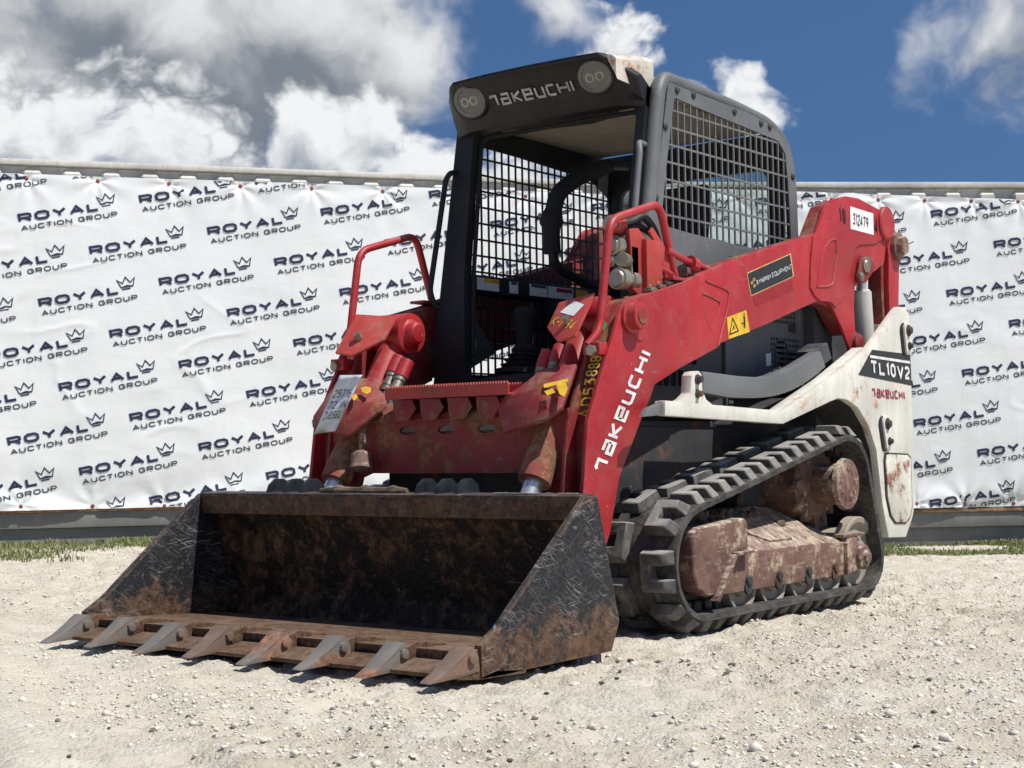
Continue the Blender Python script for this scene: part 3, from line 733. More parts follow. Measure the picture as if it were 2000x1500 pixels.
holesL = [hit(FRL, 52 + 139 * k, 349 + 5 * k) for k in range(-2, 10)] + [hit(FRL, 41 + 140 * k, 989 - k * .5) for k in range(-2, 10)]
holesR = [hit(FRR, 1714 + 91 * k, 391 + 1 * k) for k in range(-4, 5)] + [hit(FRR, 1884 + 95 * k, 983) for k in range(-5, 3)]
banner(FRL, uEndL - 7.2, uEndL - .05, zbL, ztL, (37, 437), (236, -37), (139, 63), (188, -29), 18, 3, 'white vinyl banner with repeated company logos, stretched behind the bucket and cab', holesL)
banner(FRR, uStartR + .05, uStartR + 6.6, zbR, ztR, (1817, 429), (215, -36), (123, 59), (163, -25), 16, 9, 'white vinyl banner with repeated company logos, hung right of the lift arm', holesR)

# grass along the containers
def grass(fr, ulo, uhi, n, seed, label, wid):
    r = np.random.default_rng(seed); vs = []; fs = []
    U_ = r.uniform(ulo, uhi, n); H_ = wid[0] + (wid[1] - wid[0]) * r.random(n) ** 1.3
    a, d, nn = fr
    x = a[0] + d[0] * U_ + nn[0] * H_; y = a[1] + d[1] * U_ + nn[1] * H_
    dens = (fbm(x, y, 1.25, 4, seed) - .5) * 2.4 + (1 - (H_ - wid[0]) / (wid[1] - wid[0])) * .75 + (r.random(n) - .5) * .35
    k = dens > wid[2]; x = x[k]; y = y[k]; z = ground_z(x, y)
    for i in range(len(x)):
        h = (.010 + .038 * r.random() ** 2.2) * (.6 + 1.0 * float(fbm(x[i], y[i], 2.2, 2, 5))); an = r.uniform(0, 6.28); w = r.uniform(.003, .006); lx = math.cos(an); ly = math.sin(an); ln = r.uniform(.2, 1.0) * h
        b0 = len(vs)
        vs += [(x[i] - ly * w, y[i] + lx * w, z[i] - .01), (x[i] + ly * w, y[i] - lx * w, z[i] - .01), (x[i] + lx * ln * .4 + ly * w * .8, y[i] + ly * ln * .4 - lx * w * .8, z[i] + h * .6), (x[i] + lx * ln * .4 - ly * w * .8, y[i] + ly * ln * .4 + lx * w * .8, z[i] + h * .6), (x[i] + lx * ln, y[i] + ly * ln, z[i] + h)]
        fs += [(b0, b0 + 1, b0 + 2, b0 + 3), (b0 + 3, b0 + 2, b0 + 4)]
    o = mesh_obj('grass', vs, fs, GRS); tag(o, label, 'grass', kind='stuff')
grass(FRL, u_of(FRL, -120, 1050), u_of(FRL, 1300, 1050), 30000, 21, 'patchy green grass at the foot of the left container', (-.02, 2.5, .50))
grass(FRR, u_of(FRR, 1250, 1050), u_of(FRR, 2120, 1050), 30000, 22, 'green grass strip at the foot of the right container', (-.02, 1.75, .36))
#@@LOADER@@
# ------------------------------------------------------------------ the track loader
LD = empty('track_loader', (0, 0, 0))
tag(LD, 'worn red and white compact track loader with black open cab and toothed bucket', 'track loader')

# ---- bucket
HW = .915
side = [(1.173, .507), (1.105, .507), (1.067, .374), (1.047, .292), (.994, .103), (1.041, .012), (1.488, .008), (1.49, -.002), (1.705, .006), (1.703, .102), (1.62, .146)]
b = B(); inner = [(1.115, .445), (1.078, .36), (1.058, .27), (1.018, .13), (1.06, .030), (1.22, .032), (1.69, .062), (1.69, .038), (1.22, .016), (1.055, .014), (1.003, .115), (1.04, .28), (1.062, .37), (1.10, .45)]
b.prism(inner, -HW + .021, HW - .021)
BK = b.out('bucket', BKIN, LD, .003)
tag(BK, 'black and rust bucket shell resting on the gravel')
for s in (1, -1):
    b = B(s); b.prism(side, HW - .02, HW); b.out('side_plate', BKT, BK, .003)
    # raised wear strip along the slanted front edge and the bottom front corner
    b = B(s); b.prism([(1.705, .102), (1.622, .149), (1.20, .486), (1.135, .502), (1.145, .455), (1.56, .115), (1.585, .062), (1.59, .030), (1.703, .012)], HW - .001, HW + .008)
    b.out('side_wear_strip', BKT, BK, .003)
b = B(); b.prism([(1.173, .503), (1.168, .432), (1.118, .428), (1.105, .45), (1.106, .504)], -HW + .0205, HW - .0205); b.out('top_lip_beam', BEDGE, BK, .004)
b = B(); b.prism([(1.176, .509), (1.176, .500), (1.10, .506), (1.10, .515)], -HW + .0205, HW - .0205); b.out('top_lip_plate', BKT, BK, .002)
b = B(); b.prism([(1.688, .078), (1.66, .076), (1.075, .046), (1.06, .036), (1.688, .052)], -HW + .022, HW - .022); b.out('floor_wear_plate', BEDGE, BK, .002)
b = B(); b.prism([(1.692, .050), (1.80, .028), (1.80, .016), (1.69, .004), (1.5, .004), (1.5, .012), (1.69, .03)], -HW + .0, HW - .0); b.out('cutting_edge', BEDGE, BK, .003)
TY = [-.8728 + .2506 * i for i in range(8)]
def tooth_mesh(mat):
    b = B()
    # profile: long flat point, high shoulder with the pin box
    prof = [(.0, 0), (.010, .006), (.06, .022), (.115, .050), (.160, .080), (.176, .076), (.196, .048), (.198, .004), (.12, .0)]
    w = lambda x: .021 + .011 * min(1, x / .12)
    A = [b._v((-p[0], -w(p[0]), p[1])) for p in prof]; C_ = [b._v((-p[0], w(p[0]), p[1])) for p in prof]
    b.bm.faces.new(A); b.bm.faces.new(C_[::-1]); n = len(prof)
    for i in range(n): b.bm.faces.new((A[i], C_[i], C_[(i + 1) % n], A[(i + 1) % n]))
    b.cyl((-.165, -.041, .045), (-.165, .041, .045), .011, n=10)
    me_o = b.out('tooth', mat, None, .003); me = me_o.data; bpy.data.objects.remove(me_o); return me
tm = [tooth_mesh(STEEL), tooth_mesh(TRUST)]
b = B(); b.prism([(0, .0), (.05, .055), (-.03, .075), (-.16, .055), (-.16, .035), (-.02, .02)], -.030, .030); ad = b.out('tooth_shank', BEDGE, None, .003); adm = ad.data; bpy.data.objects.remove(ad)
for i, y in enumerate(TY):
    o = bpy.data.objects.new('tooth', tm[1 if i in (3, 7) else 0]); COL.objects.link(o); put(o, BK); o.location = (1.905, y, .012 + .004 * (i % 2)); o.rotation_euler = (0, .05, [0, .03, -.02, .05, .0, -.02, .02, -.03][i])
    o2 = bpy.data.objects.new('tooth_shank', adm); COL.objects.link(o2); put(o2, BK); o2.location = (1.71, y, .022)
# ears on the bucket's top edge for the cylinders and arms
for yc in (-.56, -.47, -.38, .20, .29, .38):
    yy = yc - .0 if yc < 0 else yc - .02
    b = B(); b.prism([(1.145, .505), (1.13, .54), (1.10, .562), (1.06, .562), (1.03, .54), (1.0, .44), (1.05, .40)], yy - .009, yy + .009); b.out('hinge_ear', EARM, BK, .005)
b = B(); b.tube([(1.12, -.30, .519), (1.13, -.20, .523), (1.12, -.08, .520), (1.125, .05, .522), (1.12, .12, .519)], .018, 8, .03, taper=lambda t: .7 + .5 * math.sin(t * 9) ** 2 - .4 * abs(t - .5)); b.out('caked_mud', DIRT, BK)
# worn maker's stencil on the bucket top and the yellow marker note
v, f, l, w = text2d('BUCKET HD', .22, .9, .3)
y0 = onX(1.13, [(975, 972)])[0][0]; y1 = onX(1.13, [(1135, 978)])[0][0]
letter_mesh('worn_stencil', v, f, l, lambda x, y, h: (1.165 - .032 * y, y0 + (y1 - y0) * x / w, .5152 + h), LETW, BK)
v, f, l, w = text2d('72 IN', .14, .9, .3); y0 = onX(1.13, [(440, 966)])[0][0]; y1 = onX(1.13, [(500, 966)])[0][0]
letter_mesh('marker_note', v, f, l, lambda x, y, h: (1.165 - .035 * y, y0 + (y1 - y0) * x / w, .5152 + h), YPAINT, BK)

# ---- rubber tracks
def hull_path(circles):
    pts = []
    for (cx_, cz_, r) in circles:
        for k in range(72): pts.append((cx_ + r * math.cos(k * math.pi / 36), cz_ + r * math.sin(k * math.pi / 36)))
    pts = sorted(set(pts))
    def half(ps):
        h = []
        for p_ in ps:
            while len(h) > 1 and (h[-1][0] - h[-2][0]) * (p_[1] - h[-2][1]) - (h[-1][1] - h[-2][1]) * (p_[0] - h[-2][0]) <= 0: h.pop()
            h.append(p_)
        return h
    lo = half(pts); hi = half(pts[::-1]); ccw = lo[:-1] + hi[:-1]; return ccw[::-1]
CIR = [(.365, .246, .250), (-.80, .490, .250), (-.968, .186, .186)]
def offset_path(dr): return hull_path([(x, z, r - dr) for x, z, r in CIR])
def resample(path, n):
    p_ = np.array(path + [path[0]]); sg = np.hypot(*(p_[1:] - p_[:-1]).T); cum = np.concatenate([[0], np.cumsum(sg)]); tot = cum[-1]
    t = np.linspace(0, tot, n, endpoint=False); return np.stack([np.interp(t, cum, p_[:, 0]), np.interp(t, cum, p_[:, 1])], 1), tot
LUGH = .038; YI, YO = .545, .868
def lug_mesh(sgn):
    base = [(-.076, 0), (.076, 0), (.076, .128), (.024, .128), (.024, .052), (-.024, .052), (-.024, .128), (-.076, .128)]
    top = [(-.067, .006), (.067, .006), (.067, .094), (.026, .100), (.025, .045), (-.025, .045), (-.026, .100), (-.067, .094)]
    b = B(); b.prism([(x, sgn * y) for x, y in base], -.004, LUGH, 'z', [(x, sgn * y) for x, y in top])
    o = b.out('tread_lug', RUB, None, .004, 1); m_ = o.data; bpy.data.objects.remove(o); return m_
NL = round(resample(offset_path(LUGH), 200)[1] / .190)
lugO = lug_mesh(1); lugI = lug_mesh(-1)
for s in (1, -1):
    n = 160; tops = [resample(offset_path(LUGH), n)[0]]
    prof = [(LUGH + .006, YO), (LUGH, YO - .02), (LUGH, YI + .02), (LUGH + .006, YI), (LUGH + .026, YI + .003), (LUGH + .028, YI + .05), (LUGH + .028, YO - .05), (LUGH + .026, YO - .003)]
    rings = []
    b = B(s); base_p, tot = resample(offset_path(LUGH), n)
    for i in range(n):
        a = base_p[i - 1]; c = base_p[(i + 1) % n]; t = (c - a) / np.linalg.norm(c - a); nn = np.array([-t[1], t[0]])
        rings.append([b._v((base_p[i][0] - nn[0] * (dr - LUGH), y, base_p[i][1] - nn[1] * (dr - LUGH))) for dr, y in prof])
    m_ = len(prof)
    for i in range(n):
        for j in range(m_): b.bm.faces.new((rings[i][j], rings[(i + 1) % n][j], rings[(i + 1) % n][(j + 1) % m_], rings[i][(j + 1) % m_]))
    tr = b.out('rubber_track', RUBB, LD, 0, 2, 50)
    pts, tot = resample(offset_path(LUGH), NL * 8)
    N8 = NL * 8
    for k in range(NL):
        for col in (0, 1):
            i = (k * 8 + (4 if col else 0) + 2) % N8
            a = pts[(i - 3) % N8]; c = pts[(i + 3) % N8]; t = (c - a) / np.linalg.norm(c - a); nn = np.array([-t[1], t[0]]); p_ = pts[i]
            y = (YO - .132) if col == 0 else (YI + .132)
            o = bpy.data.objects.new('tread_lug', lugO if (col == 0) == (s > 0) else lugI)
            COL.objects.link(o); put(o, tr)
            j_ = (math.sin(k * 12.9 + col * 7.1 + s) * 437.5) % 1 - .5
            p_ = p_ - nn * (.004 * (j_ + .5)); y = y + .003 * j_
            o.matrix_local = Matrix(((t[0], 0, nn[0], p_[0]), (0, 1, 0, y * s), (t[1], 0, nn[1], p_[1]), (0, 0, 0, 1)))
    # inner drive ribs
    b = B(s); pi_, _ = resample(offset_path(LUGH + .028), 54)
    for i in range(54):
        a = pi_[i - 1]; c = pi_[(i + 1) % 54]; t = (c - a) / np.linalg.norm(c - a); nn = np.array([-t[1], t[0]])
        R_ = Matrix(((t[0], 0, nn[0]), (0, 1, 0), (t[1], 0, nn[1])))
        for yy in (.655, .755): b.obox((pi_[i][0] - nn[0] * .018, yy, pi_[i][1] - nn[1] * .018), (.045, .045, .04), R_)
    o = b.out('drive_ribs', RUBB, tr, .004, 1); tag(o, kind='stuff')

# ---- undercarriage
def wheel(name, x, z, r, y0, y1, s, mat, parent, groove=True):
    b = B(s); w = y1 - y0
    b.lathe((x, y0, z), (x, y1, z), [(0, r * .3), (0, r), (.22, r), (.26, r * .72), (.74, r * .72), (.78, r), (.985, r), (1.0, r * .965), (.985, r * .86), (.90, r * .80), (.90, r * .45), (1.0, r * .40), (1.0, r * .15)], 36); return b.out(name, mat, parent, 0, 2, 30)
for s in (1, -1):
    b = B(s)
    # long rusty box: upright outer face, sloping dirty top
    yo = .835
    sec = lambda x, zt, zr: [(x, .56, .125), (x, yo, .118), (x, yo, zr), (x, .60, zt), (x, .56, zt)]
    xs = [(.30, .40, .262), (.05, .405, .262), (-.45, .415, .262), (-.60, .40, .262), (-.82, .285, .250)]
    rg = [[b._v(p_) for p_ in sec(*q_)] for q_ in xs]
    for A, Bq in zip(rg, rg[1:]):
        for i in range(5): b.bm.faces.new((A[i], A[(i + 1) % 5], Bq[(i + 1) % 5], Bq[i]))
    b.bm.faces.new(rg[0]); b.bm.faces.new(rg[-1][::-1])
    TF = b.out('track_frame', RUST, LD, .006)
    b = B(s); b.prism([(.428, .335), (.420, .358), (.39, .372), (.06, .392), (.035, .380), (.03, .275), (.155, .262), (.175, .235), (.27, .118), (.33, .122), (.395, .150), (.424, .21)], .775, .850); b.out('idler_shield', RUST, TF, .022, 3)
    b = B(s); b.prism([(.16, .27), (.03, .272), (.03, .262), (.15, .257)], .835, .875); b.prism([(.16, .265), (.30, .105), (.285, .100), (.145, .26)], .835, .872); b.out('weld_flange', RUST, TF, .003)
    for x in (.02, -.22, -.465, -.70):
        b = B(s); b.cyl((x, yo - .005, .155), (x, yo + .014, .155), .013, n=8); b.cyl((x, yo - .005, .13), (x, yo + .007, .13), .019, n=12); b.out('roller_bolt', CHAS, TF, .002)
    # cover lid with two bolts on the sloping top
    nrm = Vector((0, .14, .235)).normalized()
    b = B(s); lid = [(-.16, .66), (-.40, .66), (-.44, .70), (-.40, .80), (-.22, .80), (-.14, .75)]
    def slz(y): return .262 + (yo - y) / (yo - .60) * .148
    b.plate(lid, [], lambda p_: (p_[0], p_[1], slz(p_[1]) - .002), lambda p_: (p_[0], p_[1] + .004, slz(p_[1]) + .008)); b.out('cover_lid', RUST, TF, .002)
    # caked dirt
    r2 = np.random.default_rng(8); b = B(s)
    for k in range(70):
        x = -.22 + r2.normal() * .10; y = .62 + abs(r2.normal()) * .035; q_ = r2.uniform(.010, .030)
        b.obox((x, y, slz(y) + q_ * .25), (q_ * 1.6, q_ * 1.3, q_), Matrix.Rotation(r2.uniform(0, 3), 3, 'Z') @ Matrix.Rotation(r2.uniform(0, 1), 3, 'X'))
    o = b.out('caked_dirt', DIRT, TF, .003, 1, 80); tag(o, kind='stuff')
    for x in (.02, -.22, -.465, -.70): wheel('track_roller', x, .142, .076, .60, .815, s, WORN, LD)
    wheel('front_idler', .355, .246, .165, .60, .76, s, CHAS, LD)
    RI = wheel('rear_idler', -.962, .186, .118, .60, .825, s, WORN, LD)
    b = B(s); b.prism([(-.79, .118), (-.79, .250), (-.84, .272), (-.885, .268), (-.905, .235), (-.93, .215), (-.935, .16), (-.90, .13)], .832, .852); b.out('idler_bracket', RUST, RI, .006)
    b = B(s); b.lathe((-.925, .850, .185), (-.925, .885, .185), [(0, .040), (.5, .038), (.55, .022), (1, .020)], 10); b.out('axle_cap', RUST, RI, .004)
    b = B(s); b.box(-.99, -.78, .70, .838, .272, .286); b.out('idler_guard', RUST, RI, .003)
    # drive sprocket with final drive
    sx, sz_ = -.795, .495
    b = B(s); pr = []
    for k in range(72):
        a = k * math.pi / 36; r = .158 + .030 * max(-.6, min(1, 1.6 * math.cos(a * 13))); pr.append((sx + r * math.cos(a), sz_ + r * math.sin(a)))
    b.prism(pr, .690, .722); SP = b.out('drive_sprocket', RUST, LD, .004)
    b = B(s); b.lathe((sx, .55, sz_), (sx, .86, sz_), [(0, .12), (.48, .118), (.53, .105), (.58, .060), (.93, .062), (.93, .076), (1, .074)], 32); b.out('final_drive', RUST, SP, 0)
    for k in range(9):
        a = k * math.pi * 2 / 9 + .2; c = (sx + .062 * math.cos(a), sz_ + .062 * math.sin(a)); b = B(s); b.cyl((c[0], .856, c[1]), (c[0], .863, c[1]), .007, n=6); b.out('drive_bolt', RUST, SP)

# ---- chassis
b = B(); b.prism([(.56, .30), (.60, .40), (.60, .62), (.52, .765), (-1.35, .765), (-1.35, .26), (.42, .26)], -.445, .445); b.out('chassis', CHAS, LD, .012)
for s in (1, -1):
    # pressed shapes in the side of the belly tub
    for cx_ in (.40, .26):
        b = B(s); arc = [(cx_ - .17 + .17 * math.cos(a), .60 + .165 * math.sin(a)) for a in np.linspace(0, math.pi / 2, 9)]
        arc = [(2 * (cx_ - .085) - p_[0] , p_[1]) for p_ in arc]
        b.tube([(p_[0], .447, p_[1]) for p_ in arc], .009, 6, .01, taper=lambda t: .5 + .8 * t); b.out('pressed_rib', CHAS, LD)
    b = B(s); b.plate([(.50, .42), (.40, .345), (-.30, .40), (-.62, .52), (-.62, .74), (.50, .74)], [], lambda p_: (p_[0], .446, p_[1]), lambda p_: (p_[0], .458, p_[1])); b.out('belly_plate', CHAS, LD, .006)
    b = B(s); b.prism([(-.40, .26), (-.40, .44), (-.55, .60), (-1.0, .60), (-1.05, .26)], .458, .56); b.out('drive_mount', CHAS, LD, .01)
    # white side beam, rear tower panel
    YP = .78
    top = [(1299, 782), (1534, 803), (1628, 737), (1700, 677), (1751, 606), (1758, 599), (1768, 600), (1775, 612), (1777, 640), (1782, 800), (1787, 985), (1783, 1009), (1770, 1049), (1736, 1050), (1724, 985), (1712, 879), (1697, 832), (1676, 796), (1655, 781), (1638, 778), (1621, 785), (1530, 828), (1299, 812)]
    b = B(s); b.prism(onY(YP, top), YP - .035, YP); FP = b.out('side_frame', WHT, LD, .005)
    p4 = onY(YP, [(1299, 782), (1534, 803), (1530, 828), (1299, 812)])
    b = B(s); b.prism([(p4[0][0] + .0, p4[0][1] - .001), (p4[1][0] - .004, p4[1][1] - .001), (p4[2][0] - .02, p4[2][1] + .004), (p4[3][0], p4[3][1] + .003)], .735, YP - .0355); b.out('fender_beam', WHT, FP, .004)
    d4 = onY(YP, [(1534, 803), (1628, 737), (1700, 677), (1702, 700), (1640, 750), (1560, 800)])
    b = B(s); b.prism(d4, .69, YP - .0355); b.out('tower_flange', WHT, FP, .004)
    e4 = onY(YP, [(1751, 606), (1775, 612), (1777, 640), (1782, 800), (1787, 985), (1770, 1049)])
    xr = min(p_[0] for p_ in e4)
    b = B(s); b.prism([(xr + .002, .42), (xr + .03, .42), (xr + .03, 1.22), (xr + .002, 1.22)], .40, YP - .036); b.out('rear_bumper_face', WHT, FP, .004)
    b = B(s); g4 = onY(YP, [(1264, 814), (1272, 798), (1296, 787), (1297, 811)]); b.prism([(p_[0] + .004, p_[1]) for p_ in g4], .745, YP - .01); b.out('mudguard_end', GREY, FP, .004)
    # arch liner: the dark roof of the wheel arch
    al = onY(YP, [(1530, 826), (1621, 783), (1638, 776), (1655, 778), (1676, 793), (1697, 829), (1712, 877), (1724, 983), (1736, 1048)])
    b = B(s)
    for (xa, za), (xb, zb_) in zip(al, al[1:]):
        vv = [b._v(c) for c in ((xa, .46, za), (xb, .46, zb_), (xb, YP - .036, zb_), (xa, YP - .036, za), (xa - .012, .46, za + .012), (xb - .012, .46, zb_ + .012), (xb - .012, YP - .036, zb_ + .012), (xa - .012, YP - .036, za + .012))]
        for f_ in ((0, 1, 2, 3), (4, 7, 6, 5), (0, 4, 5, 1), (1, 5, 6, 2), (2, 6, 7, 3), (3, 7, 4, 0)): b.bm.faces.new([vv[i] for i in f_])
    b.out('arch_liner', CHAS, FP)
    # lower access cover, tie-down lugs
    cv = onY(YP, [(1727, 886), (1732, 884), (1772, 886), (1778, 893), (1781, 990), (1777, 1010), (1768, 1023), (1747, 1023), (1737, 1008), (1729, 970), (1725, 900)])
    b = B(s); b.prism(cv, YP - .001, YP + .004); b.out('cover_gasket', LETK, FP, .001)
    cxm = sum(p_[0] for p_ in cv) / len(cv); czm = sum(p_[1] for p_ in cv) / len(cv)
    b = B(s); b.prism([(cxm + (p_[0] - cxm) * .91, czm + (p_[1] - czm) * .955) for p_ in cv], YP + .0, YP + .009); b.out('access_cover', paint('chipped_white_cover', (.68, .67, .58), .5, .43, .5, .5, .5, rustcol=(.16, .075, .045), metal=(.10, .07, .05), seed=21.) if s > 0 else MATS['chipped_white_cover'], FP, .004)
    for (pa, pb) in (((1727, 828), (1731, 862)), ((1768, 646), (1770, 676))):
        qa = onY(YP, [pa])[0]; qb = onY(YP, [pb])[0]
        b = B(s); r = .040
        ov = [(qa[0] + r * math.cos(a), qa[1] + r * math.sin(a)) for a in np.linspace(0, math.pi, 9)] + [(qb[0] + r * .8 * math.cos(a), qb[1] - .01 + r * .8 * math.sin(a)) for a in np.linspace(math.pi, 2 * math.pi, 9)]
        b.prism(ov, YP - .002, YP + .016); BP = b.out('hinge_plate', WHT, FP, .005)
        b = B(s); b.prism([(p_[0] + .022, p_[1] - .004) for p_ in ov], YP - .001, YP + .006); b.out('hinge_gap_shade', LETK, FP, .002)  # black plate drawn for the shade in the slot beside the hinge plate
        for q_, rr_ in ((qa, .013), (qb, .009)):
            b = B(s); b.lathe((q_[0], YP + .014, q_[1]), (q_[0], YP + .032, q_[1]), [(0, rr_ * 1.5), (.3, rr_ * 1.5), (.35, rr_), (1, rr_ * .9)], 10); b.out('hinge_bolt', CHAS, BP)
    # pedestal with two bolts that holds the grey guard
    b = B(s); pd = onY(YP - .03, [(1325, 786), (1340, 778), (1349, 768), (1351, 733), (1356, 726), (1365, 724), (1371, 730), (1373, 762), (1380, 780), (1394, 791)]); b.prism(pd, YP - .075, YP - .03); PD = b.out('guard_pedestal', WHT, FP, .006)
    for pp, r in (((1362, 741), .014), ((1362, 769), .012)):
        q_ = onY(YP - .03, [pp])[0]; b = B(s); b.lathe((q_[0], YP - .031, q_[1]), (q_[0], YP - .008, q_[1]), [(0, r), (.25, r), (.3, r * .7), (1, r * .62)], 8); b.out('pedestal_bolt', CHAS, PD)
    # grey curved guard bar
    up = [(1372, 725), (1410, 730), (1452, 735), (1499, 735), (1545, 719), (1575, 702), (1603, 685)]; dn = [(1374, 767), (1410, 774), (1433, 777), (1489, 777), (1536, 767), (1575, 747), (1613, 717)]
    Yg = YP - .075
    def smooth_line(pl, k=5):
        pl = [np.array(q_, float) for q_ in pl]; pp = [2 * pl[0] - pl[1]] + pl + [2 * pl[-1] - pl[-2]]; o_ = []
        for i_ in range(1, len(pp) - 2):
            for j_ in range(k):
                t = j_ / k; a_, b_, c_, d_ = pp[i_ - 1:i_ + 3]
                o_.append(tuple(.5 * (2 * b_ + (c_ - a_) * t + (2 * a_ - 5 * b_ + 4 * c_ - d_) * t * t + (3 * b_ - a_ - 3 * c_ + d_) * t ** 3)))
        return o_ + [tuple(pl[-1])]
    b = B(s); b.prism(smooth_line(onY(Yg, up)) + smooth_line(onY(Yg, dn))[::-1], Yg - .055, Yg); b.out('guard_bar', GREY, FP, .006)
    e2 = onY(Yg, [(1603, 685), (1625, 668), (1634, 700), (1613, 717)]); b = B(s); b.prism(e2, Yg - .12, Yg - .02); b.out('guard_end', GREYD, FP, .008)

# engine side covers behind and under the arm
for s in (1, -1):
    YE = .50
    b = B(s); hole = [(onY(YE, [(1524, 695)])[0][0] + .058 * math.cos(a), onY(YE, [(1524, 695)])[0][1] + .075 * math.sin(a)) for a in np.linspace(0, 2 * math.pi, 24, endpoint=False)]
    slots = []
    for rw, zc in enumerate((1.02, .93)):
        for k in range(6): x0 = .10 - k * .052; slots.append([(x0, zc - .032), (x0, zc + .032), (x0 - .040, zc + .032), (x0 - .040, zc - .032)])
    if s < 0: slots = []
    b.plate([(.24, .80), (.24, 1.18), (-.40, 1.33), (-.40, .80)] if s > 0 else [(.24, .80), (.24, .96), (-.40, .96), (-.40, .80)], slots, lambda p_: (p_[0], YE - .012, p_[1]), lambda p_: (p_[0], YE, p_[1])); CS = b.out('cab_side_skirt', GREYD, LD)
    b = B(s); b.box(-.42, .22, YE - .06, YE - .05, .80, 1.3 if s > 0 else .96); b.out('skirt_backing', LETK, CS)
    prf = []
    for r_ in range(9):
        for c_ in range(11): prf.append((-.82 - c_ * .024, .93 + r_ * .024))
    for r_ in range(4):
        for c_ in range(14): prf.append((-.72 - c_ * .024, 1.20 + r_ * .024))
    for r_ in range(5):
        for c_ in range(2): prf.append((-.452 - c_ * .02, .82 + r_ * .022))
    pl_ = [[(x - .008, z - .007), (x - .008, z + .007), (x + .008, z + .007), (x + .008, z - .007)] for x, z in prf]
    b = B(s); b.plate([(-.425, .80), (-.425, 1.33), (-1.12, 1.42), (-1.12, .80)], [hole] + pl_, lambda p_: (p_[0], YE - .012, p_[1]), lambda p_: (p_[0], YE + .004, p_[1])); EC = b.out('engine_cover', paint('engine_cover_grey', (.095, .105, .118), .5, .2, .2, .3, .25, seed=23.) if s > 0 else MATS['engine_cover_grey'], LD)
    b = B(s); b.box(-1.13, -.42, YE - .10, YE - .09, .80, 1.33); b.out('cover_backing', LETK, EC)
    hx, hz = hole[0][0] - .058, hole[0][1]
    b = B(s); b.tube([(hx + .06 * math.cos(a), YE + .002, hz + .077 * math.sin(a)) for a in np.linspace(0, 2 * math.pi, 25)], .005, 6, .002); b.out('filler_rim', GREYD, EC)
    b = B(s); b.lathe((hx + .012, YE - .085, hz - .015), (hx + .012, YE - .03, hz - .015), [(0, .034), (.5, .036), (.55, .045), (1, .043)], 14); b.obox((hx + .012, YE - .018, hz - .015), (.07, .022, .018), Matrix.Rotation(.5, 3, 'Y')); b.out('filler_cap', GRN, EC, .004)
    st = onY(YE, [(1494, 691), (1504, 690), (1504, 714), (1495, 715)]); b = B(s); b.prism(st, YE + .0045, YE + .0055); b.out('filler_sticker', PAPER, EC)
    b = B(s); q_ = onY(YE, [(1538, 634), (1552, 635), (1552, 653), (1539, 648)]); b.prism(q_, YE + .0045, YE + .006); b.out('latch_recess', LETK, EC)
b = B(); b.prism([(-1.12, .30), (-1.12, 1.38), (-1.50, 1.30), (-1.60, 1.10), (-1.62, .36)], -.56, .56); b.out('engine_hood', GREYD, LD, .02)

# ---- lift arms
Ya = .665
out_px = [(1187, 1075), (1141, 1000), (1139, 967), (1149, 821), (1175, 730), (1200, 650), (1214, 600), (1222, 588), (1236, 584), (1336, 550), (1418, 512), (1510, 482), (1595, 455), (1612, 402), (1619, 392), (1640, 386), (1652, 383), (1676, 387), (1721, 411), (1732, 420), (1738, 436), (1737, 458), (1730, 485), (1727, 513), (1712, 527), (1697, 537), (1684, 548), (1670, 560), (1668, 600), (1672, 660), (1682, 668), (1682, 680), (1674, 690), (1662, 686), (1645, 640), (1629, 606), (1622, 593), (1610, 587), (1595, 588), (1500, 632), (1403, 672), (1402, 679), (1330, 718), (1279, 751), (1271, 775), (1255, 813), (1210, 933), (1192, 1040)]
outl = onY(Ya, out_px)
